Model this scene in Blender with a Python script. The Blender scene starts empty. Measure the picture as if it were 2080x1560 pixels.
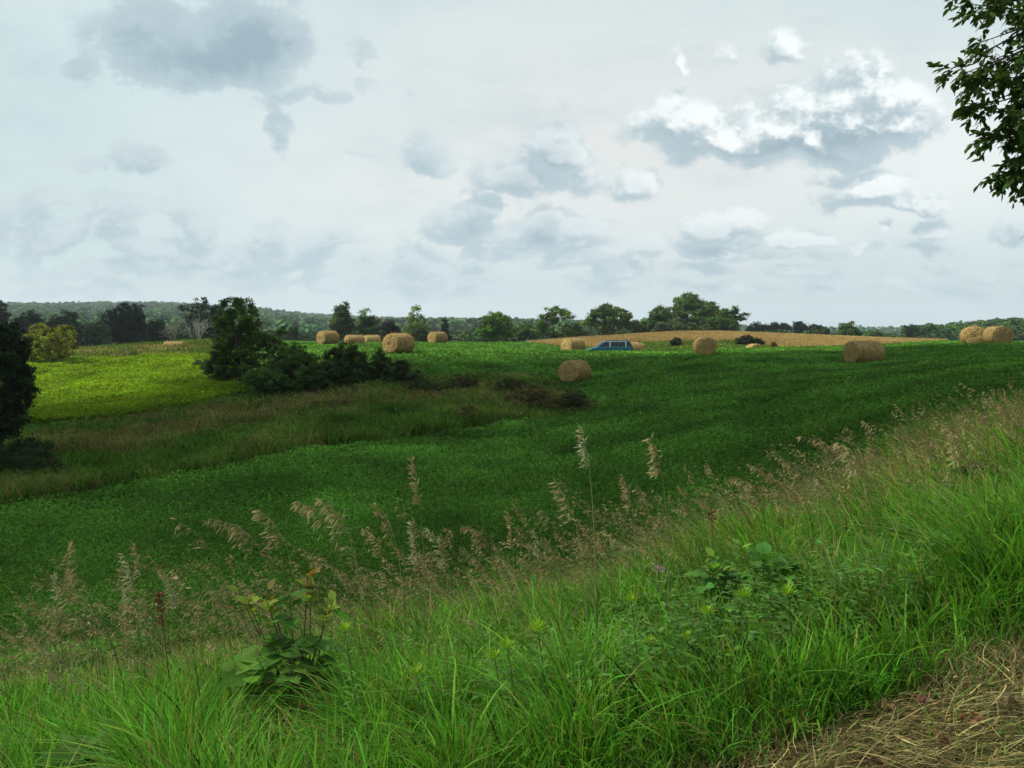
import bpy, math, numpy as np
from mathutils import Vector, Matrix
rng = np.random.default_rng(11)
scene = bpy.context.scene
COL = scene.collection
F = 1571.0                      # focal length in photo pixels (2080 wide)
PITCH = math.atan(90.0 / F)
CZ = 1.6                        # eye height above the mown verge
SP, CP = math.sin(PITCH), math.cos(PITCH)

# ------------------------------------------------------------------ helpers
def W(px, py, D):
    """photo pixel + distance -> point of the place"""
    a = (px - 1040.0) / F; b = (780.0 - py) / F
    y = CP + b * SP; z = -SP + b * CP
    return np.array([a * D / y, D, CZ + z * D / y])

def zrel(py, D):
    b = (780.0 - py) / F
    return D * (-SP + b * CP) / (CP + b * SP)

def pix(x, y, z):
    zz = z - CZ
    dep = y * CP - zz * SP
    up = y * SP + zz * CP
    dep = np.maximum(dep, 0.05)
    return 1040 + F * x / dep, 780 - F * up / dep

def nrm(v):
    return v / np.maximum(np.linalg.norm(v, axis=-1, keepdims=True), 1e-9)

class MB:
    def __init__(s):
        s.V = []; s.Q = []; s.T = []; s.C = []; s.n = 0
    def add(s, V, Fc, col=(0.5, 0.5, 0.5)):
        V = np.asarray(V, float).reshape(-1, 3); Fc = np.asarray(Fc, np.int64)
        c = np.asarray(col, float)
        if c.ndim == 1: c = np.broadcast_to(c, (len(V), 3))
        s.V.append(V); s.C.append(c)
        (s.Q if Fc.shape[1] == 4 else s.T).append(Fc + s.n)
        s.n += len(V)
        return s
    def tube(s, pts, rad, n=6, col=(0.1, 0.08, 0.06), cap=True):
        pts = np.asarray(pts, float); rad = np.broadcast_to(np.asarray(rad, float), (len(pts),))
        tan = nrm(np.gradient(pts, axis=0))
        ref = np.array([0.31, 0.95, 0.1]) if abs(tan[:, 1]).mean() < 0.8 else np.array([1.0, 0.1, 0.2])
        a = nrm(np.cross(tan, ref)); b = np.cross(tan, a)
        th = np.linspace(0, 2 * np.pi, n, endpoint=False)
        V = pts[:, None] + rad[:, None, None] * (a[:, None] * np.cos(th)[None, :, None] + b[:, None] * np.sin(th)[None, :, None])
        k = len(pts); i = np.arange(k - 1)[:, None] * n; j = np.arange(n)[None]
        j2 = (j + 1) % n
        Q = np.stack([i + j, i + j2, i + n + j2, i + n + j], -1).reshape(-1, 4)
        s.add(V.reshape(-1, 3), Q, col)
        return s

def build(name, mb, mat, parent=None, smooth=False):
    me = bpy.data.meshes.new(name)
    V = np.concatenate(mb.V).astype(np.float32); C = np.concatenate(mb.C).astype(np.float32)
    Q = np.concatenate(mb.Q) if mb.Q else np.zeros((0, 4), np.int64)
    T = np.concatenate(mb.T) if mb.T else np.zeros((0, 3), np.int64)
    me.vertices.add(len(V)); me.vertices.foreach_set('co', V.ravel())
    nl = Q.size + T.size; npoly = len(Q) + len(T)
    me.loops.add(nl)
    me.loops.foreach_set('vertex_index', np.concatenate([Q.ravel(), T.ravel()]).astype(np.int32))
    me.polygons.add(npoly)
    st = np.concatenate([np.arange(len(Q)) * 4, Q.size + np.arange(len(T)) * 3]).astype(np.int32)
    me.polygons.foreach_set('loop_start', st)
    if smooth:
        me.polygons.foreach_set('use_smooth', np.ones(npoly, dtype=bool))
    at = me.attributes.new('col', 'FLOAT_COLOR', 'POINT')
    at.data.foreach_set('color', np.concatenate([C, np.ones((len(C), 1), np.float32)], 1).ravel())
    me.update(calc_edges=True); me.validate()
    for m in (mat if isinstance(mat, (list, tuple)) else [mat]): me.materials.append(m)
    o = bpy.data.objects.new(name, me); COL.objects.link(o)
    if parent is not None: o.parent = parent
    return o

def tag(o, label=None, cat=None, group=None, kind=None):
    if label: o['label'] = label
    if cat: o['category'] = cat
    if group: o['group'] = group
    if kind: o['kind'] = kind
    return o

def thing(name, loc, label, cat, group=None, rz=0.0):
    o = bpy.data.objects.new(name, None); COL.objects.link(o)
    o.empty_display_size = 0.3
    o.location = loc; o.rotation_euler = (0, 0, rz)
    return tag(o, label, cat, group)

# value noise (numpy) for terrain, clumps
def vnoise(x, y, seed=0):
    xi = np.floor(x).astype(np.int64); yi = np.floor(y).astype(np.int64)
    fx = x - xi; fy = y - yi; fx = fx * fx * (3 - 2 * fx); fy = fy * fy * (3 - 2 * fy)
    def h(a, b):
        n = (a * 374761393 + b * 668265263 + seed * 1442695041) & 0x7fffffff
        n = ((n ^ (n >> 13)) * 1274126177) & 0x7fffffff
        return ((n ^ (n >> 16)) & 0xffff) / 65535.0
    return (h(xi, yi) * (1 - fx) + h(xi + 1, yi) * fx) * (1 - fy) + (h(xi, yi + 1) * (1 - fx) + h(xi + 1, yi + 1) * fx) * fy
def fbm(x, y, seed=0, o=4):
    s = 0; a = 0.5; t = 0
    for k in range(o):
        s = s + a * vnoise(x * 2 ** k, y * 2 ** k, seed + k); t += a; a *= 0.5
    return s / t

# ------------------------------------------------------------------ materials
def newmat(name):
    m = bpy.data.materials.new(name); m.use_nodes = True
    nt = m.node_tree; nt.nodes.clear()
    return m, nt, nt.nodes.new('ShaderNodeOutputMaterial')
def N(nt, typ, **kw):
    n = nt.nodes.new(typ)
    for k, v in kw.items(): setattr(n, k, v)
    return n
def leafmat(name, trans=0.35, rough=0.55, spec=0.25, tint=(1.25, 1.15, 0.55), scale=9.0, vary=0.5):
    m, nt, out = newmat(name); L = nt.links.new
    at = N(nt, 'ShaderNodeAttribute', attribute_name='col')
    tc = N(nt, 'ShaderNodeTexCoord')
    no = N(nt, 'ShaderNodeTexNoise'); no.inputs['Scale'].default_value = scale; no.inputs['Detail'].default_value = 2
    L(tc.outputs['Object'], no.inputs['Vector'])
    mr = N(nt, 'ShaderNodeMapRange'); mr.inputs['From Min'].default_value = 0.25; mr.inputs['From Max'].default_value = 0.75
    mr.inputs['To Min'].default_value = 1 - vary * 0.6; mr.inputs['To Max'].default_value = 1 + vary * 0.6
    L(no.outputs['Fac'], mr.inputs['Value'])
    mul = N(nt, 'ShaderNodeVectorMath', operation='SCALE')
    L(at.outputs['Color'], mul.inputs[0]); L(mr.outputs['Result'], mul.inputs['Scale'])
    p = N(nt, 'ShaderNodeBsdfPrincipled'); p.inputs['Roughness'].default_value = rough
    p.inputs['Specular IOR Level'].default_value = spec
    L(mul.outputs[0], p.inputs['Base Color'])
    if trans > 0:
        t = N(nt, 'ShaderNodeBsdfTranslucent')
        m2 = N(nt, 'ShaderNodeVectorMath', operation='MULTIPLY'); m2.inputs[1].default_value = tint
        L(mul.outputs[0], m2.inputs[0]); L(m2.outputs[0], t.inputs['Color'])
        mx = N(nt, 'ShaderNodeMixShader'); mx.inputs[0].default_value = trans
        L(p.outputs[0], mx.inputs[1]); L(t.outputs[0], mx.inputs[2]); L(mx.outputs[0], out.inputs['Surface'])
    else:
        L(p.outputs[0], out.inputs['Surface'])
    return m
M_leaf = leafmat('leaf_foliage', rough=.65, spec=.10)
M_grass = leafmat('grass_blades', trans=0.4, rough=0.6, spec=0.09, scale=3.0)
M_dry = leafmat('dry_grass', trans=0.3, rough=0.7, spec=0.15, tint=(1.1, 1.0, 0.8), scale=6)
M_field = leafmat('field_crop', trans=0.3, rough=0.75, spec=0.04, scale=0.35, vary=0.55)
M_far = leafmat('distant_foliage', trans=0.15, rough=0.8, spec=0.05, scale=0.05, vary=0.5)
M_bark = leafmat('bark', trans=0, rough=0.9, spec=0.1, scale=14, vary=0.8)

def paintmat(name, col, rough=0.35, metal=0.0, coat=0.0, spec=0.5):
    m, nt, out = newmat(name); L = nt.links.new
    p = N(nt, 'ShaderNodeBsdfPrincipled')
    tc = N(nt, 'ShaderNodeTexCoord'); no = N(nt, 'ShaderNodeTexNoise'); no.inputs['Scale'].default_value = 3; no.inputs['Detail'].default_value = 6
    L(tc.outputs['Object'], no.inputs['Vector'])
    mr = N(nt, 'ShaderNodeMapRange'); mr.inputs['To Min'].default_value = 0.82; mr.inputs['To Max'].default_value = 1.15
    L(no.outputs['Fac'], mr.inputs['Value'])
    sc = N(nt, 'ShaderNodeVectorMath', operation='SCALE'); sc.inputs[0].default_value = col
    L(mr.outputs['Result'], sc.inputs['Scale']); L(sc.outputs[0], p.inputs['Base Color'])
    p.inputs['Roughness'].default_value = rough; p.inputs['Metallic'].default_value = metal
    p.inputs['Coat Weight'].default_value = coat; p.inputs['Specular IOR Level'].default_value = spec
    L(p.outputs[0], out.inputs['Surface'])
    return m

# ------------------------------------------------------------------ terrain
# verge line: tall grass starts here, the mown strip lies on the camera's side
VP = np.array([0.66, 2.85]); VD = nrm(np.array([1.7, 0.8])); VN = np.array([-VD[1], VD[0]])
def vdist(x, y):
    return (x - VP[0]) * VN[0] + (y - VP[1]) * VN[1]
COLS = {   # photo column: (distance, photo row of the ground) ; negative/small numbers are heights
 0:    [(12,'z',-4.6),(21,1030),(30,905),(40,845),(55,785),(75,728),(90,722),(130,'z',-3.5),(260,'z',-4),(420,'z',-3),(650,'z',9),(950,'z',30),(1300,'z',48),(1700,'z',45)],
 300:  [(12,'z',-4.6),(24.8,975),(32,900),(42,832),(60,760),(80,716),(92,703),(110,714),(150,'z',-3.5),(260,'z',-4),(420,'z',-3),(650,'z',9),(950,'z',32),(1300,'z',50),(1700,'z',46)],
 480:  [(12,'z',-4.6),(29,930),(40,850),(50,790),(70,730),(95,688),(110,698),(150,'z',-3.5),(260,'z',-4),(420,'z',-3),(650,'z',7),(950,'z',26),(1300,'z',45),(1700,'z',42)],
 640:  [(12,'z',-4.6),(32,905),(45,812),(52,765),(63,722),(80,704),(105,695),(122,705),(150,'z',-3.2),(260,'z',-4),(420,'z',-3),(650,'z',3),(950,'z',16),(1300,'z',30),(1700,'z',28)],
 800:  [(12,'z',-4.5),(35,885),(45,800),(52,748),(61,711),(80,701),(105,696),(122,706),(150,'z',-3.2),(260,'z',-4),(420,'z',-3),(650,'z',2),(950,'z',12),(1300,'z',23),(1700,'z',22)],
 950:  [(12,'z',-4.4),(38,868),(47,790),(58,735),(75,708),(95,698),(110,696.5),(130,706),(170,'z',-3),(260,'z',-4),(420,'z',-3),(650,'z',2),(950,'z',12),(1300,'z',23),(1700,'z',22)],
 1150: [(12,'z',-4.2),(40,850),(47,800),(53,781),(64,735),(72,713),(80,723),(86,721),(97,705),(115,695),(135,687),(150,694),(200,'z',-3),(260,'z',-4),(420,'z',-3),(650,'z',2),(950,'z',10),(1300,'z',20),(1700,'z',19)],
 1290: [(12,'z',-4.0),(40,830),(53,762),(64,726),(73,713),(80,723),(86,721),(96,704),(110,690),(150,678),(165,685),(220,'z',-2),(420,'z',-3),(650,'z',1),(950,'z',7),(1300,'z',15),(1700,'z',14)],
 1430: [(12,'z',-3.6),(40,805),(53,748),(66,722),(76,711),(85,709),(100,694),(150,672),(170,680),(220,'z',-1),(420,'z',-3),(650,'z',1),(950,'z',6),(1300,'z',13),(1700,'z',12)],
 1600: [(12,'z',-3.1),(30,830),(45,765),(60,726),(75,710),(85,709),(100,698),(150,679),(175,690),(220,'z',-1.5),(420,'z',-3),(650,'z',0),(950,'z',2),(1300,'z',6),(1700,'z',6)],
 1750: [(12,'z',-2.6),(25,830),(40,765),(57,743),(75,711),(85,705),(105,694),(150,685),(180,692),(220,'z',-2),(420,'z',-3),(650,'z',0),(950,'z',2),(1300,'z',4),(1700,'z',5)],
 1900: [(12,'z',-2.1),(25,790),(45,737),(60,715),(78,697),(95,696.5),(130,690),(150,694),(220,'z',-2.5),(350,'z',-1.5),(500,'z',1),(950,'z',3),(1300,'z',6),(1700,'z',8)],
 2080: [(12,'z',-1.8),(25,765),(45,725),(60,708),(78,695),(100,698),(150,702),(220,'z',-2.5),(350,'z',3),(500,'z',7),(950,'z',8),(1300,'z',8),(1700,'z',10)],
}
PXG = np.arange(-900, 3001, 20.0); LDG = np.linspace(math.log(8), math.log(2700), 420)
def _table():
    keys = sorted(COLS); prof = []
    for k in keys:
        ld = []; zz = []
        for e in COLS[k]:
            ld.append(math.log(e[0])); zz.append(e[2] if len(e) == 3 else zrel(e[1], e[0]))
        prof.append(np.interp(LDG, ld, zz))
    prof = np.array(prof)
    T = np.stack([np.interp(PXG, keys, prof[:, j]) for j in range(len(LDG))], 1)
    def sm(A, ax, s):
        r = int(3 * s); w = np.exp(-0.5 * (np.arange(-r, r + 1) / s) ** 2); w /= w.sum()
        pad = [(0, 0), (0, 0)]; pad[ax] = (r, r); B = np.pad(A, pad, mode='edge')
        return sum(w[i] * np.take(B, np.arange(i, i + A.shape[ax]), axis=ax) for i in range(2 * r + 1))
    return sm(sm(T, 0, 2.2), 1, 1.6)
TAB = _table()
def ground(x, y):
    x = np.asarray(x, float); y = np.asarray(y, float)
    D = np.clip(y, 8.0, 2690.0)
    px = np.clip(1040 + F * x / D, -899, 2999); ld = np.log(D)
    i = (px - PXG[0]) / 20.0; j = (ld - LDG[0]) / (LDG[1] - LDG[0])
    i0 = np.clip(np.floor(i).astype(int), 0, len(PXG) - 2); j0 = np.clip(np.floor(j).astype(int), 0, len(LDG) - 2)
    fi = i - i0; fj = np.clip(j - j0, 0, 1)
    zf = (TAB[i0, j0] * (1 - fi) + TAB[i0 + 1, j0] * fi) * (1 - fj) + (TAB[i0, j0 + 1] * (1 - fi) + TAB[i0 + 1, j0 + 1] * fi) * fj
    d = vdist(x, y)
    zb = -1.6 - 0.22 * np.clip(d, 0, 2) - 0.335 * np.clip(d - 2.0, 0, 60) + 0.1 * np.clip(x, 0, 14) + 0.02 * np.clip(-x, 0, 3)
    k = 0.35; m = np.maximum(zb, zf)
    z = m + k * np.log(np.exp((zb - m) / k) + np.exp((zf - m) / k))
    z = z + 0.10 * (fbm(x * 0.35, y * 0.35, 5, 3) - 0.5) * np.clip(y / 10, 0.2, 1.2)
    return z + CZ
def G(x, y): return float(ground(np.array([x]), np.array([y]))[0])
def onground(px, D):
    x = (px - 1040) / F * D * CP     # close enough for small pitch
    return np.array([x, D, G(x, D)])

NEAR = ([-400, 0, 300, 640, 1000, 1190, 1230], [1130, 1048, 992, 922, 873, 845, 818])
FARE = ([-400, 60, 130, 300, 460, 620, 800, 1060, 1150, 1200, 1230], [905, 882, 872, 848, 812, 788, 772, 764, 785, 812, 815])
WB = ([1050, 1080, 1150, 1270, 1300, 1440, 1500, 1560, 1600, 1700, 1850, 1920], [694, 697, 705, 707, 695, 693, 692, 704, 706, 706, 697, 693])
def bank_edge(x, y):
    return 4.6 + 1.6 * (fbm(x * .5, y * .5, 4, 3) - .5) + .12 * np.clip(x, 0, 12)
def zones(x, y, z):
    px, py = pix(x, y, z); D = y
    d = vdist(x, y)
    zn = np.full(x.shape, 1)                                            # 1 alfalfa
    strip = (px < 1215) & (D > 16) & (D < 60) & (py < np.interp(px, *NEAR)) & (py > np.interp(px, *FARE))
    zn[strip] = 2
    crop = (px < 500) & (D > 36) & (D < 76) & (py <= np.interp(px, *FARE)) & (py > np.interp(px, [0, 200, 400, 500], [738, 735, 728, 735]))
    zn[crop] = 3
    rough = (px < 470) & (D >= 60) & (D < 96) & ~crop
    zn[rough] = 4
    wheat = (px > 1050) & (px < 1925) & (D > 88) & (D < 185) & (py < np.interp(px, *WB))
    zn[wheat] = 5
    green = (px > 1275) & (px < 1570) & (D > 84) & (D < 112) & ~wheat
    zn[green] = 4
    zn[(D > 120) & ~wheat] = 6
    bk = (d < bank_edge(x, y)) & (D < 26); zn[bk] = 0
    zn[(d < 0.05)] = 7
    return zn
ZC = np.array([[0.045, 0.06, 0.02], [0.042, 0.115, 0.015], [0.05, 0.07, 0.022], [0.10, 0.18, 0.010],
               [0.075, 0.115, 0.03], [0.22, 0.17, 0.07], [0.025, 0.045, 0.018], [0.09, 0.085, 0.045]])
def make_terrain():
    az = np.concatenate([np.linspace(-48, 48, 561), np.linspace(48, 312, 90)[1:-1]]) * math.pi / 180
    r = np.exp(np.linspace(math.log(0.6), math.log(2600), 330))
    R, A = np.meshgrid(r, az, indexing='ij')
    X = R * np.sin(A); Y = R * np.cos(A); Z = ground(X, Y)
    zn = zones(X, Y, Z); C = ZC[zn]
    nr, na = X.shape
    V = np.stack([X, Y, Z], -1).reshape(-1, 3)
    V = np.concatenate([V, [[0, 0, Z[0].mean()]]]); C = np.concatenate([C.reshape(-1, 3), [C[0, 0]]])
    i = np.arange(nr - 1)[:, None] * na; j = np.arange(na)[None]; j2 = (j + 1) % na
    Q = np.stack([i + j, i + na + j, i + na + j2, i + j2], -1).reshape(-1, 4)
    mb = MB(); mb.add(V, Q, C)
    mb.T.append(np.stack([np.full(na, nr * na), np.arange(na), (np.arange(na) + 1) % na], 1))
    m, nt, out = newmat('soil_and_turf'); L = nt.links.new
    at = N(nt, 'ShaderNodeAttribute', attribute_name='col'); tc = N(nt, 'ShaderNodeTexCoord')
    no = N(nt, 'ShaderNodeTexNoise'); no.inputs['Scale'].default_value = 0.18; no.inputs['Detail'].default_value = 10; no.inputs['Roughness'].default_value = 0.65
    n2 = N(nt, 'ShaderNodeTexNoise'); n2.inputs['Scale'].default_value = 6; n2.inputs['Detail'].default_value = 6
    L(tc.outputs['Object'], no.inputs['Vector']); L(tc.outputs['Object'], n2.inputs['Vector'])
    mm = N(nt, 'ShaderNodeMath', operation='MULTIPLY_ADD'); mm.inputs[1].default_value = 0.5
    L(n2.outputs['Fac'], mm.inputs[0]); L(no.outputs['Fac'], mm.inputs[2])
    mr = N(nt, 'ShaderNodeMapRange'); mr.inputs['From Min'].default_value = 0.45; mr.inputs['From Max'].default_value = 1.05
    mr.inputs['To Min'].default_value = 0.6; mr.inputs['To Max'].default_value = 1.4
    L(mm.outputs[0], mr.inputs['Value'])
    sc = N(nt, 'ShaderNodeVectorMath', operation='SCALE'); L(at.outputs['Color'], sc.inputs[0]); L(mr.outputs['Result'], sc.inputs['Scale'])
    p = N(nt, 'ShaderNodeBsdfPrincipled'); p.inputs['Roughness'].default_value = 0.95; p.inputs['Specular IOR Level'].default_value = 0.05
    L(sc.outputs[0], p.inputs['Base Color'])
    bp = N(nt, 'ShaderNodeBump'); bp.inputs['Strength'].default_value = 0.6; bp.inputs['Distance'].default_value = 0.15
    L(mm.outputs[0], bp.inputs['Height']); L(bp.outputs[0], p.inputs['Normal'])
    L(p.outputs[0], out.inputs['Surface'])
    o = build('ground', mb, m, smooth=True); tag(o, kind='structure')
make_terrain()

# ------------------------------------------------------------------ plant primitives
def blades(mb, P, L, w, az, lean, bend, cb, ct, segs=4, rs=rng):
    """curved tapering blades. lean: (N,2) horizontal offset per unit length; bend: droop 0..1"""
    n = len(P); t = np.linspace(0, 1, segs + 1)[None, :, None]
    L = L[:, None, None]; hd = np.stack([np.cos(az), np.sin(az)], -1)
    off = lean[:, None, :] * (0.5 * t + 0.5 * t ** 2) + hd[:, None, :] * bend[:, None, None] * t ** 2.2
    hz = t - 0.45 * (bend[:, None, None]) * t ** 3 - 0.18 * t ** 2 * np.linalg.norm(lean, axis=1)[:, None, None]
    C = np.concatenate([P[:, None, :2] + off * L, P[:, None, 2:] + hz * L], -1)
    sa = az + np.pi / 2 + rs.normal(0, 0.5, n)
    sd = np.stack([np.cos(sa), np.sin(sa), np.zeros(n)], -1)[:, None, :]
    ww = w[:, None, None] * np.array([0.7, 1.0, 0.9, 0.6, 0.06])[np.round(np.linspace(0, 4, segs + 1)).astype(int)][None, :, None] * 0.5
    V = np.stack([C - sd * ww, C + sd * ww], 2)        # n, s+1, 2, 3
    cc = cb[:, None, :] * (1 - t) + ct[:, None, :] * t
    cc = np.repeat(cc[:, :, None, :], 2, 2)
    base = np.arange(n)[:, None] * (2 * (segs + 1)); k = np.arange(segs)[None] * 2
    Q = np.stack([base + k, base + k + 1, base + k + 3, base + k + 2], -1).reshape(-1, 4)
    mb.add(V.reshape(-1, 3), Q, cc.reshape(-1, 3))

def leaves(mb, P, nrmls, size, aspect, cols, rs=rng, tdir=None, droop=0.0):
    n = len(P)
    r = tdir if tdir is not None else rs.normal(0, 1, (n, 3)) + np.array([0, 0, -droop])
    nn = nrm(nrmls); t = nrm(r - nn * (r * nn).sum(-1, keepdims=True)); b = np.cross(nn, t)
    s = np.broadcast_to(np.asarray(size, float), (n,))[:, None] * 0.5; a = s * aspect
    V = np.stack([P - t * s, P + b * a - t * s * 0.1, P + t * s, P - b * a - t * s * 0.1], 1)
    Q = np.arange(n * 4).reshape(-1, 4)
    mb.add(V.reshape(-1, 3), Q, np.repeat(cols, 4, 0))

def leaf6(mb, P, T, Nn, length, width, cols, fold=0.25, curl=0.25):
    """pointed leaf with a mid-rib fold: base, 2x2 sides, tip"""
    T = nrm(T); Nn = nrm(Nn - T * (Nn * T).sum(-1, keepdims=True)); B = np.cross(Nn, T)
    L = np.broadcast_to(np.asarray(length, float), (len(P),))[:, None]; Wd = np.broadcast_to(np.asarray(width, float), (len(P),))[:, None] * 0.5
    def at(f, s, drop): return P + T * L * f + B * Wd * s + Nn * (abs(s) * Wd * fold if np.ndim(s) == 0 else 0) - Nn * L * curl * drop
    rows = [at(0, 0, 0), at(.28, -.85, .05), at(.28, 0, .05), at(.28, .85, .05), at(.62, -.8, .28), at(.62, 0, .28), at(.62, .8, .28), at(1, 0, .8)]
    V = np.stack(rows, 1); n = len(P); b = np.arange(n)[:, None] * 8
    Q = np.concatenate([b + np.array([[1, 2, 5, 4]]), b + np.array([[2, 3, 6, 5]])])
    T3 = np.concatenate([b + np.array([[0, 2, 1]]), b + np.array([[0, 3, 2]]), b + np.array([[4, 5, 7]]), b + np.array([[5, 6, 7]])])
    n0 = mb.n; mb.add(V.reshape(-1, 3), Q, np.repeat(cols, 8, 0)); mb.T.append(T3 + n0)

def vary(c, n, s=0.25, hue=0.12, rs=rng):
    c = np.asarray(c, float)
    return np.clip(c * (1 + rs.normal(0, s, (n, 1))) * (1 + rs.normal(0, hue, (n, 3))), 0.004, 0.8)

def sphdirs(n, rs=rng):
    return nrm(rs.normal(0, 1, (n, 3)))

# ------------------------------------------------------------------ trees
def lobes_for(px0, px1, top, bot, shape, rs):
    """crown lobes in photo proportions: list of (px, py, rx, ry)"""
    w = px1 - px0; h = bot - top; cx = (px0 + px1) / 2
    out = []
    if shape == 'round':
        for k in range(11):
            a = rs.uniform(0, 2 * np.pi); q = rs.uniform(0.25, 0.62)
            out.append((cx + math.cos(a) * q * w * 0.5, top + h * 0.5 - math.sin(a) * q * h * 0.5, w * rs.uniform(.17, .27), h * rs.uniform(.17, .26)))
        out += [(cx, top + h * .22, w * .25, h * .22), (cx, top + h * .55, w * .33, h * .33)]
    elif shape == 'spread':           # broad flat-topped crown on visible limbs
        for k in range(12):
            f = (k + .5) / 12 * 2 - 1
            yy = top + h * (0.16 + 0.5 * f * f + rs.uniform(-.05, .12))
            out.append((cx + f * w * .42, yy, w * rs.uniform(.10, .16), h * rs.uniform(.12, .2)))
        for k in range(9):
            out.append((cx + rs.uniform(-.33, .33) * w, top + h * rs.uniform(.3, .8), w * rs.uniform(.1, .18), h * rs.uniform(.12, .2)))
    elif shape == 'conical':
        for k in range(10):
            f = k / 9.0
            ww = w * (.12 + .34 * f)
            out.append((cx + rs.uniform(-.2, .2) * ww, top + h * (.08 + .84 * f), ww, h * .13))
    elif shape == 'open':             # loose separated masses
        for k in range(13):
            f = rs.uniform(-1, 1); q = rs.uniform(0, 1)
            out.append((cx + f * w * .40, top + h * (.1 + .25 * f * f + q * .6), w * rs.uniform(.08, .15), h * rs.uniform(.08, .15)))
        out.append((cx - .05 * w, top + h * .09, w * .14, h * .09))
        out.append((cx + .05 * w, top + h * .72, w * .34, h * .24))
    else:                             # bush, filled to the ground
        for k in range(12):
            f = rs.uniform(-1, 1)
            out.append((cx + f * w * .38, top + h * (.24 + .30 * f * f + rs.uniform(0, .45)), w * rs.uniform(.13, .22), h * rs.uniform(.17, .27)))
        out.append((cx, top + h * .25, w * .22, h * .24))
        out.append((cx, top + h * .66, w * .36, h * .32))
    return out

def tree(name, label, px0, px1, top, bot, D, col, shape='round', cat='tree', group=None, leaf=None, dens=1.0, lobes=None, seed=0, deep=0.85, bark=(0.06, 0.05, 0.04), limbs=True, aspect=0.6):
    rs = np.random.default_rng(int(px0 * 7 + top * 13 + seed) & 0xffff)
    cxp = (px0 + px1) / 2
    b = onground(cxp, D); base = b - np.array([0, 0, 0.15])
    lob = lobes or lobes_for(px0, px1, top, bot, shape, rs)
    root = thing(name, tuple(base), label, cat, group)
    leafs = leaf or max(0.07, 0.0024 * D)
    mb = MB(); tb = MB()
    halfw = (px1 - px0) * 0.5 * D / F
    cen = []
    for (lx, ly, rx, ry) in lob:
        dep = rs.uniform(-1, 1) * math.sqrt(max(0.05, 1 - min(1, ((lx - cxp) / (0.5 * (px1 - px0))) ** 2))) * halfw * deep * 0.7
        c = W(lx, ly, D + dep)
        R = np.array([rx * D / F, max(rx, 0.7 * ry) * D / F, ry * D / F])
        c[2] = max(c[2], G(c[0], c[1]) + R[2] * 0.55)
        cen.append((c, R))
    for (c, R) in cen:
        area = 4 * np.pi * (R[0] * R[2])
        n = int(min(9000, area / (leafs ** 2 * 0.5) * 1.75 * dens)) + 12
        # clumps inside a lobe: leaves gather round twig ends
        nk = max(6, n // 50)
        kd = sphdirs(nk, rs); kr = rs.uniform(0.45, 1.02, (nk, 1)) ** 0.6
        kc = c + kd * kr * R
        idx = rs.integers(0, nk, n)
        spread = max(leafs * 1.3, 0.17 * R.mean())
        P = kc[idx] + rs.normal(0, 1, (n, 3)) * spread * np.array([.55, .55, .38])
        nn = nrm(kd[idx] * 0.7 + np.array([0, 0, 0.55]) + rs.normal(0, .55, (n, 3)))
        cl = vary(col, nk, .30, .09, rs)[idx] * (1 + rs.normal(0, .18, (n, 1)))
        P[:, 2] = np.maximum(P[:, 2], b[2] - 0.1 if D > 95 else ground(P[:, 0], P[:, 1]) + 0.02)
        leaves(mb, P - base, nn, leafs * rs.uniform(.6, 1.3, n), aspect, np.clip(cl, .004, .7), rs, droop=.6)
    H = max(c[2] for c, R in cen) - base[2]
    r0 = max(0.05, 0.018 * H + 0.01 * halfw)
    tp = np.array([[0, 0, 0], [.02 * H * rs.normal(), .02 * H * rs.normal(), .3 * H], [.04 * H * rs.normal(), .03 * H * rs.normal(), .62 * H], [.05 * H * rs.normal(), .03 * H * rs.normal(), .95 * H]])
    tb.tube(tp, [r0 * 1.3, r0, r0 * .65, r0 * .15], 7, vary(bark, 1, .1, .05, rs)[0])
    if limbs:
        for (c, R) in cen:
            e = c - base; f = min(.85, max(.12, (e[2] * .55) / max(H, .1)))
            s = np.array([np.interp(f * H, tp[:, 2], tp[:, k]) for k in (0, 1)] + [f * H])
            m = s * .5 + e * .5 + rs.normal(0, .06, 3) * np.linalg.norm(e - s); m[2] -= .05 * H
            tb.tube([s, m, e, e + (e - m) * .35], [r0 * .45, r0 * .3, r0 * .16, r0 * .05], 5, vary(bark, 1, .15, .05, rs)[0])
    build('trunk', tb, M_bark, root, smooth=True)
    build('crown', mb, M_leaf if D < 230 else M_far, root)
    return root

DK = (0.024, 0.046, 0.012); MD = (0.046, 0.098, 0.016); BR = (0.058, 0.135, 0.010); PALE = (0.10, 0.16, 0.05); OLV = (0.05, 0.075, 0.022); GRY = (0.062, 0.095, 0.035)
g1 = 'dark trees in the valley behind the left field'
tree('tree', 'tall dark tree at the left edge against the sky above the forest ridge', -60, 20, 607, 705, 120, DK, 'round', group=g1)
tree('tree', 'low dark tree just right of the left edge behind the yellow-green bush', 28, 98, 628, 705, 160, DK, 'round', group=g1)
tree('tree', 'dark rounded tree between the yellow-green bush and the broad black-green oak', 92, 182, 631, 705, 170, DK, 'round', group=g1)
tree('oak_tree', 'broad black-green oak with domed crown, the largest of the dark valley trees', 205, 312, 617, 705, 165, (0.016, 0.03, 0.013), 'round', group=g1, dens=1.15)
tree('tree', 'small dull green tree filling the gap left of the broad dark oak', 172, 222, 650, 706, 150, GRY, 'round', group=g1)
tree('tree', 'low dark tree tucked between the broad oak and the bare grey shrub', 292, 345, 648, 706, 150, DK, 'round', group=g1)
tree('tree', 'dark tree with a pointed tuft on top standing behind the bare grey shrubs', 370, 456, 615, 700, 150, DK, 'round', group=g1,
     lobes=[(392, 625, 22, 9), (410, 611, 15, 6), (420, 630, 26, 12), (440, 626, 14, 8), (405, 650, 30, 20), (435, 655, 22, 20), (385, 652, 16, 16), (415, 680, 32, 18)])
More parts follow.
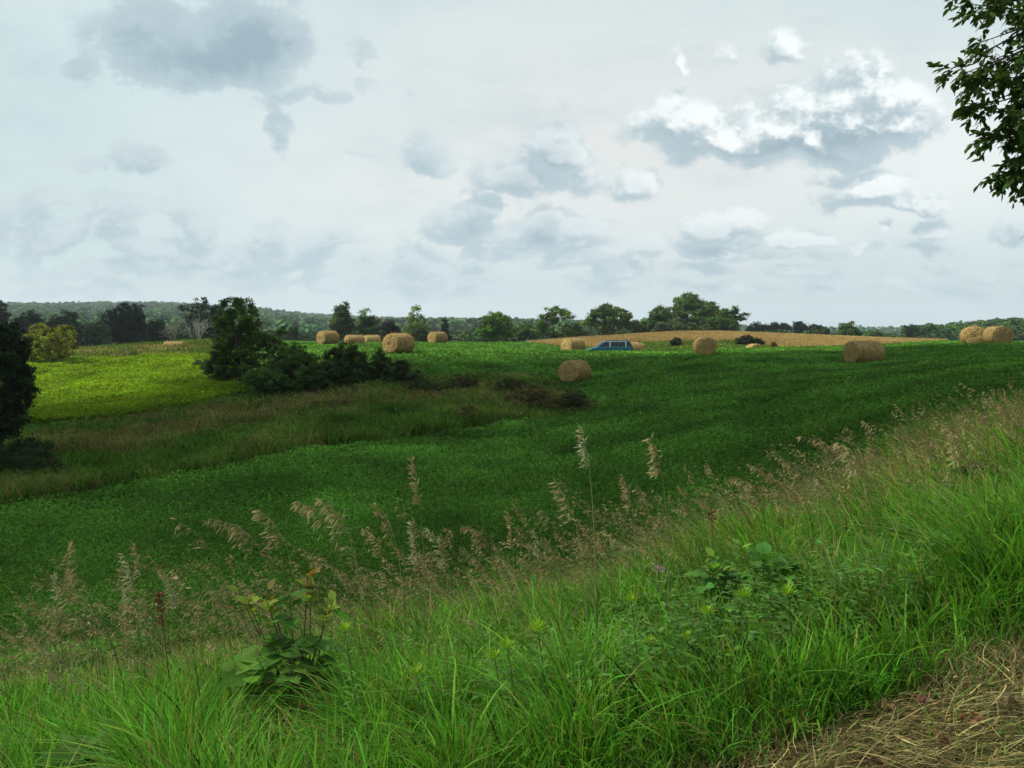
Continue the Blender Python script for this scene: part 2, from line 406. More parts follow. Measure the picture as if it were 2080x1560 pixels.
tree('bush', 'sunlit yellow-green bush at the far left edge of the bright crop', 44, 156, 652, 738, 66, (0.15, 0.18, 0.018), 'bush', cat='bush', leaf=.16,
     lobes=[(80, 668, 18, 13), (110, 672, 20, 13), (138, 675, 14, 14), (62, 690, 18, 16), (95, 690, 26, 18), (130, 695, 22, 18), (75, 712, 28, 16), (110, 718, 30, 18), (140, 712, 14, 14), (55, 710, 12, 14), (95, 730, 34, 9)])
tree('tree', 'slim dark-green tree rising from the thicket left of the hay bales', 428, 528, 605, 770, 52, (0.060, 0.112, 0.017), 'round', leaf=.15, dens=1.5,
     lobes=[(468, 622, 22, 17), (490, 614, 18, 11), (505, 628, 18, 16), (455, 650, 22, 22), (485, 648, 28, 24), (512, 655, 18, 20), (462, 685, 24, 24), (490, 685, 30, 26), (515, 680, 16, 20), (450, 712, 20, 22), (478, 722, 28, 26), (505, 718, 22, 22), (470, 752, 26, 20), (495, 752, 22, 18)])
g2 = 'shrubs of the thicket in the middle of the field'
SH = (0.048, 0.09, 0.017)
tree('shrub', 'shrub with a lit sprig on top behind the slim thicket tree', 492, 600, 655, 780, 54, (0.058, 0.112, 0.018), 'bush', 'shrub', g2, leaf=.14, dens=1.4,
     lobes=[(572, 675, 12, 11), (545, 690, 20, 16), (520, 692, 22, 22), (505, 725, 20, 24), (515, 758, 24, 22), (585, 715, 16, 18), (560, 705, 20, 20), (540, 735, 26, 24), (565, 750, 20, 24)])
tree('shrub', 'leafy dark shrub in the middle of the thicket below the leftmost large bale', 540, 660, 696, 785, 50, SH, 'bush', 'shrub', g2, leaf=.14)
tree('shrub', 'paler green elder shrub at the front foot of the thicket', 462, 605, 742, 796, 46.5, (0.052, 0.108, 0.02), 'bush', 'shrub', g2, leaf=.15)
tree('shrub', 'mid-green shrub filling the heart of the thicket between tree and dark shrubs', 500, 665, 715, 795, 49, (0.040, 0.078, 0.016), 'bush', 'shrub', g2, leaf=.14)
tree('shrub', 'low shrub spreading left from the foot of the slim thicket tree', 412, 470, 698, 772, 51, (0.048, 0.088, 0.018), 'bush', 'shrub', g2, leaf=.14)
tree('shrub', 'rounded black-green shrub in front of the half hidden bale', 645, 765, 693, 790, 48, (0.034, 0.058, 0.014), 'bush', 'shrub', g2, leaf=.13, dens=1.2)
tree('shrub', 'small black-green shrub leaning out towards the largest bale', 738, 802, 707, 782, 48.5, (0.034, 0.058, 0.014), 'bush', 'shrub', g2, leaf=.13)
tree('shrub', 'low dull green shrub at the right end of the thicket', 778, 858, 728, 788, 47.5, (0.042, 0.07, 0.018), 'bush', 'shrub', g2, leaf=.13)
tree('shrub', 'low mid-green shrub at the front between elder and black-green shrub', 590, 680, 738, 792, 46, (0.045, 0.088, 0.018), 'bush', 'shrub', g2, leaf=.14)
g3 = 'weed thickets at the tip of the weedy strip'
BRN = (0.105, 0.092, 0.032)
for lab, a, b_, t_, bt, DD, cc in (
    ('dark low weed thicket just right of the shrubs', 800, 900, 768, 806, 46, (0.034, 0.052, 0.014)),
    ('dusky brown-tipped weed thicket below the front hay bale row', 885, 985, 760, 802, 46.5, (0.058, 0.060, 0.020)),
    ('second brown-tipped weed thicket left of the nearest centre bale', 985, 1090, 766, 806, 46, (0.054, 0.060, 0.020)),
    ('large brownish weed thicket below left of the nearest centre bale', 1015, 1150, 776, 846, 41.5, BRN),
    ('small dark weed thicket at the pointed right end of the weedy strip', 1120, 1200, 790, 838, 42, (0.046, 0.056, 0.018)),
    ('low olive weed thicket on the strip edge, left of the brown flowering one', 690, 850, 862, 900, 36.2, (.062, .09, .024)),
    ('green weed thicket on the near edge of the strip below the thicket shrubs', 540, 710, 884, 924, 33.5, (.055, .095, .02)),
    ('tawny weed thicket in the middle of the strip below the shrub with the lit sprig', 600, 740, 822, 862, 41, (.10, .095, .035)),
    ('dark leafy weed thicket at the left edge of the strip below the cut-off tree', -70, 150, 885, 968, 25, (0.026, 0.045, 0.016)),
    ('brown flowering weed thicket on the near edge of the strip', 880, 1030, 825, 868, 38.5, BRN)):
    tree('weed_thicket', lab, a, b_, t_, bt, DD, cc, 'bush', 'weeds', g3, leaf=.11, dens=.9, limbs=False, aspect=.35)
g4 = 'trees beyond the bale ridge'
tree('tree', 'tall tree of the pair beyond the ridge above the leftmost large bale', 668, 726, 614, 700, 150, (0.038, 0.075, 0.016), 'round', group=g4)
tree('tree', 'shorter right-hand tree of the pair beyond the leftmost large bale', 716, 774, 629, 700, 152, MD, 'round', group=g4)
tree('cedar_tree', 'low dark evergreen behind the largest hay bale', 768, 814, 649, 702, 135, (0.014, 0.026, 0.014), 'round', group=g4)
tree('tree', 'pale feathery tree behind and right of the largest hay bale', 818, 880, 618, 700, 155, PALE, 'open', group=g4, dens=.8)
tree('tree', 'mid-green bushy tree at the foot of the pale feathery tree', 812, 880, 655, 702, 150, MD, 'round', group=g4)
tree('cedar_tree', 'narrow dark evergreen standing over the bale right of the largest bale', 888, 918, 648, 702, 135, (0.014, 0.026, 0.014), 'conical', group=g4)
tree('tree', 'small dark tree on the slope left of the bales', 583, 607, 660, 702, 170, DK, 'round', group=g4)
tree('tree', 'bright green rounded tree at the left tip of the golden field', 958, 1052, 634, 700, 140, BR, 'round', group=g4, dens=1.1)
tree('tree', 'low green tree filling in between the bright round tree and the loose crowned tree', 1040, 1095, 655, 700, 150, MD, 'round', group=g4)
tree('tree', 'loose crowned tree with sky showing through behind the golden field', 1078, 1172, 622, 692, 148, (0.058, 0.11, 0.020), 'open', group=g4, dens=1.1)
tree('bush', 'small bright green bush behind the golden field beside the loose crowned tree', 1156, 1190, 656, 692, 150, (0.075, 0.14, 0.02), 'bush', 'bush', g4)
tree('tree', 'broad flat-crowned tree behind the van', 1182, 1296, 617, 684, 158, (0.056, 0.108, 0.020), 'spread', group=g4, dens=1.2)
tree('tree', 'small grey-green tree between the flat-crowned tree and the big grove', 1276, 1304, 650, 682, 162, GRY, 'round', group=g4)
g5 = 'trees of the big grove on the golden hill'
tree('tree', 'left shoulder tree of the big grove beside the bare snag', 1292, 1388, 620, 680, 165, MD, 'bush', group=g5)
tree('tree', 'tallest domed tree of the big grove on the golden hill', 1340, 1452, 593, 676, 172, (0.056, 0.108, 0.018), 'round', group=g5, dens=1.1)
tree('tree', 'middle right tree of the big grove, lower than the dome', 1408, 1478, 613, 676, 168, MD, 'round', group=g5)
tree('tree', 'right end tree of the big grove above the lone end-on bale', 1450, 1516, 621, 676, 166, MD, 'round', group=g5)
tree('tree', 'grey-green understorey tree at the front foot of the big grove', 1325, 1420, 645, 678, 160, GRY, 'bush', group=g5)
tree('tree', 'green understorey tree at the right foot of the big grove', 1410, 1500, 642, 678, 160, (0.046, 0.09, 0.018), 'bush', group=g5)
g6 = 'blue-dark trees on the skyline right of the grove'
DB = (0.016, 0.028, 0.018)
tree('tree', 'first low blue-dark skyline tree right beside the big grove', 1512, 1562, 655, 684, 265, DB, 'round', group=g6)
tree('tree', 'widest blue-dark skyline tree right of the grove', 1554, 1612, 654, 684, 265, DB, 'round', group=g6)
tree('tree', 'blue-dark skyline tree left of the separate last one', 1604, 1642, 655, 684, 262, DB, 'round', group=g6)
tree('tree', 'last blue-dark skyline tree, set apart before the lone green tree', 1638, 1674, 659, 684, 260, DB, 'round', group=g6)
tree('tree', 'lone round green tree behind the golden field', 1694, 1744, 653, 690, 190, (0.056, 0.108, 0.020), 'round')
tree('bush', 'low dark green bush right of the lone round tree', 1755, 1803, 674, 692, 190, (0.034, 0.06, 0.02), 'bush', 'bush')
tree('tree', 'dark tree at the left end of the wood on the right', 1832, 1868, 658, 694, 220, DK, 'round')
tree('bush', 'small dark round bush in the green strip before the golden field', 1361, 1386, 684, 702, 93, (0.022, 0.036, 0.014), 'bush', 'bush', leaf=.18)
tree('bush', 'wide black-green bush in the golden field beside the end-on bale', 1494, 1549, 684, 707, 92, (0.015, 0.025, 0.011), 'bush', 'bush', leaf=.18, dens=1.6, lobes=[(1506, 693, 13, 9), (1520, 689, 13, 9), (1534, 692, 12, 9), (1543, 697, 8, 8), (1512, 701, 18, 8), (1532, 701, 18, 8)])
tree('weed_clump', 'tiny dry weed clump before the golden field', 1565, 1577, 695, 704, 88, (0.09, 0.07, 0.03), 'bush', 'weeds', leaf=.14)
tree('weed_clump', 'small dark weed clump in the bright crop near the left tree', 172, 196, 805, 826, 48, (0.03, 0.06, 0.014), 'bush', 'weeds', leaf=.12)
tree('weed_clump', 'green weed clump on the upper edge of the bright crop', 255, 285, 712, 738, 70, (0.05, 0.09, 0.02), 'bush', 'weeds', leaf=.14)
tree('weed_clump', 'green weed clump in the bright crop left of the thicket', 385, 418, 728, 756, 60, (0.055, 0.10, 0.018), 'bush', 'weeds', leaf=.14)

# left-edge tree, near
tree('tree', 'dark leafy tree cut off by the left edge in front of the bright crop', -150, 70, 655, 890, 26, (0.018, 0.034, 0.012), 'round', leaf=.13, dens=2.0, aspect=.5,
     lobes=[(5, 684, 34, 28), (33, 712, 26, 28), (40, 760, 25, 30), (45, 800, 24, 28), (28, 845, 24, 28), (8, 880, 26, 18), (-60, 670, 60, 30), (-10, 690, 30, 28), (20, 718, 28, 24), (-50, 730, 60, 40), (30, 752, 24, 26), (0, 770, 40, 34), (-70, 780, 50, 40), (38, 800, 24, 26), (5, 815, 36, 32), (-55, 840, 60, 40), (18, 845, 22, 24), (-8, 870, 26, 26), (-40, 895, 40, 20)])

# bare shrubs and the snag
def bare(name, label, px, top, D, spread, cat, n=26, col=(0.30, 0.28, 0.25), group=None, r=0.035):
    rs = np.random.default_rng(int(px)); b = onground(px, D)
    root = thing(name, tuple(b), label, cat, group); mb = MB()
    H = W(px, top, D)[2] - b[2]
    mb.tube([[0, 0, -.1], [0, 0, H * .12]], [r * 1.6, r * 1.2], 6, col)
    st = build('stem', mb, M_bark, root, smooth=True)
    tw = MB()
    def grow(p, d, L, rr, lev):
        d = nrm(d); mid = p + d * L * .5 + rs.normal(0, .04, 3) * L; d2 = nrm(d + np.array([0, 0, .12]) + rs.normal(0, .12, 3)); e = mid + d2 * L * .5
        tw.tube([p, mid, e], [rr, rr * .8, rr * .5], 4, np.array(col) * rs.uniform(.75, 1.2))
        if lev < 4:
            for k in range(rs.integers(2, 4)):
                q = p + (e - p) * rs.uniform(.45, 1.0)
                grow(q, d2 + rs.normal(0, .42, 3), L * rs.uniform(.5, .75), rr * .62, lev + 1)
    for k in range(n):
        a = rs.uniform(0, 2 * np.pi); t = rs.uniform(.1, 1) * spread
        grow(np.array([0, 0, H * .08]), np.array([math.cos(a) * t, math.sin(a) * t * .6, 1.0]), H * rs.uniform(.36, .46), r, 1)
    build('twigs', tw, M_bark, root, smooth=True)
    return root
bare('dead_shrub', 'bare grey shrub with fanned twigs, right one before the dark trees', 402, 632, 108, 1.0, 'shrub', 20, group='bare grey shrubs on the left ridge')
bare('dead_shrub', 'smaller bare grey-brown shrub, left one of the leafless pair', 352, 640, 108, .6, 'shrub', 12, (0.2, 0.17, 0.14), group='bare grey shrubs on the left ridge')
bare('dead_tree', 'bare dead snag poking above the left shoulder of the big grove', 1340, 599, 166, .35, 'tree', 3, (0.10, 0.09, 0.085), r=.09)

# forest on the far hills and the wood on the right
def forest(name, label, n, pxr, Dr, colr, H, Wd, nl, ls, seed, keep=None):
    rs = np.random.default_rng(seed); mb = MB()
    u = rs.uniform(pxr[0], pxr[1], n); D = np.sqrt(rs.uniform(Dr[0] ** 1.2, Dr[1] ** 1.2, n) ** (2 / 1.2)) if Dr[1] > 600 else rs.uniform(Dr[0], Dr[1], n)
    if keep is not None:
        k = keep(u, D); u, D = u[k], D[k]; n = len(u)
    x = (u - 1040) / F * D; z = ground(x, D)
    h = H * rs.uniform(.75, 1.25, n); w = Wd * rs.uniform(.7, 1.3, n)
    dirs = sphdirs(n * nl, rs).reshape(n, nl, 3); dirs[..., 2] = np.abs(dirs[..., 2]) * 1.1 - .25
    rad = rs.uniform(.75, 1.05, (n, nl, 1))
    c = np.stack([x, D, z + h * .55], -1)
    P = c[:, None] + dirs * rad * np.stack([w * .5, w * .5, h * .45], -1)[:, None]
    nn = nrm(dirs * .8 + np.array([0, 0, .4]) + rs.normal(0, .4, dirs.shape))
    cc = vary(colr, n, .28, .12, rs)[:, None] * (1 + rs.normal(0, .15, (n, nl, 1)))
    leaves(mb, P.reshape(-1, 3), nn.reshape(-1, 3), (ls * rs.uniform(.7, 1.3, (n, nl))).ravel(), .8, np.clip(cc, .004, .5).reshape(-1, 3), rs)
    o = build(name, mb, M_far); tag(o, label, 'forest', kind='stuff')
forest('forest', 'hazy blue-green forest covering the far hills along the horizon', 8000, (-250, 2350), (420, 1500), (0.036, 0.088, 0.022), 13, 11, 56, 3.2, 3, keep=lambda u, D: (u < 1480) | (D > 900))
forest('woodland', 'green wood rising to the right edge behind the pair of bales', 420, (1850, 2400), (240, 420), (0.028, 0.064, 0.015), 7, 7.5, 230, 1.0, 4)
forest('scrub', 'low green scrub and treetops behind the right end of the golden field', 330, (1500, 2450), (200, 420), (0.028, 0.060, 0.017), 4.0, 6, 150, 1.0, 6)
forest('valley_scrub', 'dark scrub and treetops in the valley behind the ridge', 800, (-250, 1320), (190, 400), (0.030, 0.062, 0.016), 6.0, 7, 90, 1.2, 5)

# ------------------------------------------------------------------ hay bales
def straw_mat(name, end):
    m, nt, out = newmat(name); L = nt.links.new
    tc = N(nt, 'ShaderNodeTexCoord'); mp = N(nt, 'ShaderNodeMapping')
    L(tc.outputs['Object'], mp.inputs['Vector'])
    if end:
        mp.inputs['Scale'].default_value = (0.2, 1, 1)
        wv = N(nt, 'ShaderNodeTexWave', wave_type='RINGS', rings_direction='X'); wv.inputs['Scale'].default_value = 3.2
        wv.inputs['Distortion'].default_value = 6; wv.inputs['Detail'].default_value = 4; wv.inputs['Detail Scale'].default_value = 1.2
    else:
        wv = N(nt, 'ShaderNodeTexWave', wave_type='BANDS', bands_direction='X'); wv.inputs['Scale'].default_value = 4.5
        wv.inputs['Distortion'].default_value = 5; wv.inputs['Detail'].default_value = 4
    L(mp.outputs[0], wv.inputs['Vector'])
    no = N(nt, 'ShaderNodeTexNoise'); no.inputs['Scale'].default_value = 3.2; no.inputs['Detail'].default_value = 10; no.inputs['Roughness'].default_value = .8
    L(tc.outputs['Object'], no.inputs['Vector'])
    mx = N(nt, 'ShaderNodeMath', operation='MULTIPLY_ADD'); mx.inputs[1].default_value = .35
    L(wv.outputs['Fac'], mx.inputs[0]); L(no.outputs['Fac'], mx.inputs[2])
    cr = N(nt, 'ShaderNodeValToRGB'); e = cr.color_ramp.elements
    e[0].position = .42; e[0].color = (.06, .032, .011, 1); e[1].position = .92; e[1].color = (.56, .41, .165, 1)
    k = e.new(.64); k.color = (.30, .20, .068, 1)
    L(mx.outputs[0], cr.inputs['Fac'])
    oi = N(nt, 'ShaderNodeObjectInfo'); vr = N(nt, 'ShaderNodeMapRange'); vr.inputs['To Min'].default_value = .82; vr.inputs['To Max'].default_value = 1.12; L(oi.outputs['Random'], vr.inputs['Value'])
    hs = N(nt, 'ShaderNodeHueSaturation'); L(vr.outputs['Result'], hs.inputs['Value']); L(cr.outputs['Color'], hs.inputs['Color'])
    p = N(nt, 'ShaderNodeBsdfPrincipled'); p.inputs['Roughness'].default_value = .85; p.inputs['Specular IOR Level'].default_value = .15
    L(hs.outputs['Color'], p.inputs['Base Color'])
    bp = N(nt, 'ShaderNodeBump'); bp.inputs['Strength'].default_value = 1.0; bp.inputs['Distance'].default_value = .12
    L(mx.outputs[0], bp.inputs['Height']); L(bp.outputs[0], p.inputs['Normal']); L(p.outputs[0], out.inputs['Surface'])
    return m
M_side, M_end = straw_mat('straw_side', False), straw_mat('straw_end', True)
BL, BRAD = 1.86, 0.83
def bale_meshes(seed):
    rs = np.random.default_rng(seed)
    n, k = 72, 15
    th = np.linspace(0, 2 * np.pi, n, endpoint=False)
    def shape(x, th, rr):
        y = np.cos(th) * rr * 1.02; z = np.sin(th) * rr * .93
        z = np.where(z < -.60, -.60 + (z + .60) * .35, z)
        return y, z + .66
    xs = np.linspace(-BL / 2, BL / 2, k)
    X, TH = np.meshgrid(xs, th, indexing='ij')
    edge = 1 - .075 * np.abs(X / (BL / 2)) ** 8
    RR = BRAD * edge * (1 + .10 * (fbm(X * 1.3 + seed, TH * 1.2, seed, 3) - .5) + .05 * (fbm(X * 6 + 4, np.cos(TH) * 5, seed + 3, 3) - .5))
    Y, Z = shape(X, TH, RR)
    i = np.arange(k - 1)[:, None] * n; j = np.arange(n)[None]; j2 = (j + 1) % n
    Q = np.stack([i + j, i + j2, i + n + j2, i + n + j], -1).reshape(-1, 4)
    side = MB().add(np.stack([X, Y, Z], -1).reshape(-1, 3), Q)
    ends = []
    for s in (-1, 1):
        fr = np.linspace(1, .04, 14); ring = RR[0 if s < 0 else -1]
        RRe = fr[:, None] * ring[None]; T2 = np.broadcast_to(th, RRe.shape)
        Y2, Z2 = shape(0, T2, RRe)
        spiral = np.sin((fr[:, None] * 26 + T2) ) * .018 + .05 * (fbm(Y2 * 4 + 9, Z2 * 4, seed + s + 5, 3) - .5) - .05 * np.exp(-(fr[:, None] / .15) ** 2) + .05 * (1 - fr[:, None] ** 4)
        X2 = s * (BL / 2 + spiral * (fr[:, None] < .99))
        i2 = np.arange(13)[:, None] * n
        Q2 = np.stack([i2 + j, i2 + j2, i2 + n + j2, i2 + n + j], -1).reshape(-1, 4)
        mb = MB().add(np.stack([X2, Y2, Z2], -1).reshape(-1, 3), Q2)
        mb.add([[s * (BL / 2 - .02), Y2[-1].mean(), Z2[-1].mean()]] + [[X2[-1, q], Y2[-1, q], Z2[-1, q]] for q in range(n)], [[0, 1 + q, 1 + (q + 1) % n] for q in range(n)])
        ends.append(mb)
    # loose straw
    ns = 1500; st = MB()
    x0 = rs.uniform(-BL / 2, BL / 2, ns); t0 = rs.uniform(0, 2 * np.pi, ns)
    y0, z0 = shape(x0, t0, np.full(ns, BRAD * .98))
    onend = rs.uniform(0, 1, ns) < .3; sg = np.sign(rs.uniform(-1, 1, ns)); fr = np.sqrt(rs.uniform(0, 1, ns))
    ye, ze = shape(x0, t0, BRAD * .9 * fr)
    P = np.stack([np.where(onend, sg * BL / 2, x0), np.where(onend, ye, y0), np.where(onend, ze, z0)], -1)
    nn = np.where(onend[:, None], np.stack([sg, 0 * sg, 0 * sg], -1), np.stack([0 * t0, np.cos(t0), np.sin(t0)], -1))
    T = nrm(nn * .5 + rs.normal(0, .6, (ns, 3)) + np.array([0, 0, -.25]))
    L = rs.uniform(.07, .20, ns); B = nrm(np.cross(T, nn + .01)) * .009
    V = np.stack([P - T * .02 - B, P - T * .02 + B, P + T * L[:, None] + B * .5, P + T * L[:, None] - B * .5], 1)
    st.add(V.reshape(-1, 3), np.arange(ns * 4).reshape(-1, 4), np.repeat(vary((.34, .235, .08), ns, .3, .08, rs), 4, 0))
    return side, ends, st
PROTO = []
def make_bale(v, label):
    side, ends, st = bale_meshes(20 + v)
    root = thing('hay_bale', (0, 0, 0), label, 'hay bale', 'round hay bales on the field')
    build('rolled_side', side, M_side, root, smooth=True)
    for e in ends: build('end_face', e, M_end, root, smooth=True)
    build('loose_straw', st, M_dry, root)
    return root
BALES = [  # px centre, D, axis angle (deg, from +x), scale, label, dz
 (810, 61, 55, 1.05, 'large sunlit hay bale with its left end towards the camera right of the shrub thicket', 0),
 (1167, 53, 58, 1.0, 'shaded hay bale nearest the camera, low in the middle of the green field', 0),
 (1755, 57, 12, 1.15, 'shaded brown hay bale lying sideways before the end of the golden field on the right', 0),
 (1432, 67, 84, 1.08, 'hay bale seen end-on with a lit rim, alone right of the van', 0),
 (1976, 73.5, 69, 1.17, 'left bale of the touching pair on the right skyline', 0),
 (2025, 71.5, 84, 1.15, 'right bale of the touching pair on the right skyline', 0),
 (889, 93, 48, 1.0, 'hay bale standing before the narrow dark evergreen', 0),
 (755, 97, 30, 1.0, 'small distant hay bale just left of the largest sunlit bale', -.45),
 (666, 84, 50, 1.0, 'hay bale whose base is hidden behind the leafy shrub', .1),
 (720, 84, 30, 1.0, 'bale showing only its rounded top over the black-green shrub', -.35),
 (1164, 77, 38, 1.0, 'sunlit hay bale at the nose of the teal van', .1),
 (1281, 86, 20, 1.0, 'brown hay bale partly hidden behind the tail of the van', -.15),
 (1295, 92, 30, .8, 'small pale bale showing past the tail of the van', -.5),
 (1532, 84, 95, .92, 'bale top just showing over the crest before the wide dark bush', -.75),
 (353, 84, 15, 1.0, 'pale bale top showing over dry weeds on the left ridge', -.65),
]
for k, (px, D, ang, sc, lab, dz) in enumerate(BALES):
    if k < 3:
        o = make_bale(k, lab); PROTO.append(o)
    else:
        src = PROTO[k % 3]; o = src.copy(); COL.objects.link(o); o['label'] = lab
        for ch in src.children:
            c = ch.copy(); COL.objects.link(c); c.parent = o
    p = onground(px, D)
    o.location = (p[0], p[1], p[2] + dz + .02); o.rotation_euler = (0, 0, math.radians(ang)); o.scale = (sc, sc, sc)

# ------------------------------------------------------------------ van
def van():
    p = onground(1237, 81.5)
    root = thing('minivan', (p[0], p[1], p[2] - 0.16), 'dark teal minivan parked on the ridge among the bales, facing left', 'van', rz=math.radians(178))
    teal = paintmat('teal_paint', (0.005, 0.10, 0.15), .45, .0, .0, .3); glass = paintmat('dark_glass', (0.012, 0.015, 0.02), .25, 0, 0, .3)
    trim = paintmat('pale_trim', (0.30, 0.38, 0.40), .35, .3); black = paintmat('black_plastic', (0.02, 0.02, 0.022), .6)
    rub = paintmat('tyre_rubber', (0.018, 0.018, 0.018), .85); alu = paintmat('wheel_alloy', (0.45, 0.46, 0.47), .35, .8)
    lens = paintmat('headlight_lens', (0.75, 0.76, 0.74), .1, .1); red = paintmat('red_lens', (0.35, 0.015, 0.012), .2)
    def loft(prof, name, mat, par=root, bev=.04):
        # prof: (x, z, half width) closed loop in side view
        n = len(prof); V = [(x, -w, z) for x, z, w in prof] + [(x, w, z) for x, z, w in prof]
        me = bpy.data.meshes.new(name)
        fs = [tuple(range(n))[::-1], tuple(range(n, 2 * n))] + [(i, (i + 1) % n, n + (i + 1) % n, n + i) for i in range(n)]
        me.from_pydata(V, [], fs); me.update(); me.materials.append(mat)
        o = bpy.data.objects.new(name, me); COL.objects.link(o); o.parent = par
        if bev:
            b = o.modifiers.new('bevel', 'BEVEL'); b.width = bev; b.segments = 3; b.limit_method = 'ANGLE'; b.angle_limit = math.radians(25)
            me.polygons.foreach_set('use_smooth', [True] * len(me.polygons))
        return o
    body = loft([(2.32, .30, .84), (2.42, .45, .86), (2.42, .62, .88), (2.30, .80, .88), (1.9, .92, .89), (1.32, 1.04, .91), (.5, 1.06, .92), (-2.30, 1.08, .91), (-2.42, .9, .9), (-2.42, .45, .88), (-2.34, .30, .84), (-1.2, .27, .9), (1.2, .27, .9)], 'body', teal)
    gh = loft([(1.42, 1.0, .86), (.62, 1.60, .70), (.40, 1.70, .68), (-.6, 1.745, .68), (-1.85, 1.72, .67), (-2.1, 1.66, .66), (-2.36, 1.0, .82)], 'cabin', teal, bev=.03)
    def panel(name, quad, mat, par=gh, th=.012):
        # quad in (x,z); sits on the tumblehome side of the cabin on both... one side each
        for s in (-1, 1):
            def hw(z): return (.86 if True else 0) - (z - 1.0) * (.86 - .685) / .70
            V = [(x, s * (hw(z) + .004), z) for x, z in quad] + [(x, s * (hw(z) + th), z) for x, z in quad]
            n = len(quad); me = bpy.data.meshes.new(name)
            me.from_pydata(V, [], [tuple(range(n)), tuple(range(n, 2 * n))[::-1]] + [(i, (i + 1) % n, n + (i + 1) % n, n + i) for i in range(n)])
            me.update(); me.materials.append(mat); o = bpy.data.objects.new(name, me); COL.objects.link(o); o.parent = par
    panel('window', [(1.12, 1.12), (.60, 1.52), (.30, 1.60), (.02, 1.60), (.02, 1.12)], glass)
    panel('window', [(-.10, 1.12), (-.10, 1.60), (-.92, 1.61), (-.92, 1.12)], glass)
    panel('window', [(-1.00, 1.12), (-1.00, 1.61), (-1.62, 1.60), (-1.62, 1.12)], glass)
    panel('rear_quarter_window', [(-1.74, 1.10), (-1.74, 1.60), (-2.02, 1.58), (-2.24, 1.10)], glass)
    panel('pillar_trim', [(.02, 1.10), (.02, 1.63), (-.10, 1.63), (-.10, 1.10)], trim, th=.02)
    panel('pillar_trim', [(-1.63, 1.09), (-1.63, 1.64), (-1.73, 1.64), (-1.73, 1.09)], trim, th=.02)
    panel('pillar_trim', [(.34, 1.615), (.30, 1.66), (-1.73, 1.665), (-1.73, 1.615)], trim, th=.022)
    def box(name, c, s, mat, par=root, bev=.015):
        x, y, z = c; a, b, d = [q / 2 for q in s]
        return loft([(x - a, z - d, 1), (x + a, z - d, 1), (x + a, z + d, 1), (x - a, z + d, 1)], name, mat, par, 0) if False else _box(name, c, s, mat, par, bev)
    def _box(name, c, s, mat, par, bev):
        V = [(c[0] + i * s[0] / 2, c[1] + j * s[1] / 2, c[2] + k * s[2] / 2) for i in (-1, 1) for j in (-1, 1) for k in (-1, 1)]
        me = bpy.data.meshes.new(name)
        me.from_pydata(V, [], [(0, 1, 3, 2), (4, 6, 7, 5), (0, 4, 5, 1), (2, 3, 7, 6), (0, 2, 6, 4), (1, 5, 7, 3)]); me.update(); me.materials.append(mat)
        o = bpy.data.objects.new(name, me); COL.objects.link(o); o.parent = par
        if bev: b = o.modifiers.new('bevel', 'BEVEL'); b.width = bev; b.segments = 2
        return o
    # windscreen and tailgate glass lie on the sloping ends
    for nm, pts in (('windscreen', [(1.33, .74, 1.08), (.68, .62, 1.57), (.68, -.62, 1.57), (1.33, -.74, 1.08)]), ('rear_window', [(-2.36, .70, 1.08), (-2.17, .58, 1.55), (-2.17, -.58, 1.55), (-2.36, -.70, 1.08)])):
        dx = .02 if nm == 'windscreen' else -.02
        V = [(x + dx, y, z + .02) for x, y, z in pts] + [(x + dx * 1.7, y, z + .03) for x, y, z in pts]
        me = bpy.data.meshes.new(nm); me.from_pydata(V, [], [(0, 1, 2, 3), (7, 6, 5, 4), (0, 4, 5, 1), (1, 5, 6, 2), (2, 6, 7, 3), (3, 7, 4, 0)]); me.update(); me.materials.append(glass)
        o = bpy.data.objects.new(nm, me); COL.objects.link(o); o.parent = gh
    for s in (-1, 1):
        _box('headlight', (2.36, s * .62, .70), (.14, .42, .16), lens, root, .03)
        _box('tail_lamp', (-2.40, s * .80, .95), (.07, .14, .42), red, root, .02)
        m = _box('wing_mirror', (1.02, s * 1.0, 1.13), (.12, .2, .15), black, root, .03)
        _box('roof_rail', (-.7, s * .56, 1.775), (2.2, .04, .04), black, gh, .01)
        _box('side_moulding', (.0, s * .925, .62), (3.0, .02, .09), teal, body, .008)
        for xx in (.15, -.75): _box('door_handle', (xx, s * .925, .93), (.18, .03, .045), black, body, .01)
    _box('front_bumper', (2.42, 0, .42), (.12, 1.74, .2), teal, root, .04)
    _box('rear_bumper', (-2.43, 0, .45), (.12, 1.74, .22), black, root, .04)
    _box('grille', (2.43, 0, .70), (.04, .7, .12), black, root, .01)
    for x in (1.45, -1.42):
        for s in (-1, 1):
            th = np.linspace(0, 2 * np.pi, 28, endpoint=False)
            prof = [(.10, .22), (.11, .27), (.10, .32), (.06, .335), (-.06, .335), (-.10, .32), (-.10, .2)]
            V = np.array([[x + r * math.cos(a), s * (.80 + w), .335 + r * math.sin(a)] for w, r in prof for a in th])
            i = np.arange(len(prof) - 1)[:, None] * 28; j = np.arange(28)[None]; j2 = (j + 1) % 28
            t = build('wheel', MB().add(V, np.stack([i + j, i + j2, i + 28 + j2, i + 28 + j], -1).reshape(-1, 4)), rub, root, True)
            V2 = np.array([[x + r * math.cos(a), s * (.80 + w), .335 + r * math.sin(a)] for w, r in ((.10, .225), (.085, .2), (.06, .15), (.09, .05)) for a in th])
            i = np.arange(3)[:, None] * 28
            build('rim', MB().add(V2, np.stack([i + j, i + j2, i + 28 + j2, i + 28 + j], -1).reshape(-1, 4)).add([[x + .05 * math.cos(a), s * .89, .335 + .05 * math.sin(a)] for a in th] + [[x, s * .895, .335]], [[q, (q + 1) % 28, 28] for q in range(28)]), alu, t, True)
    return root
van()

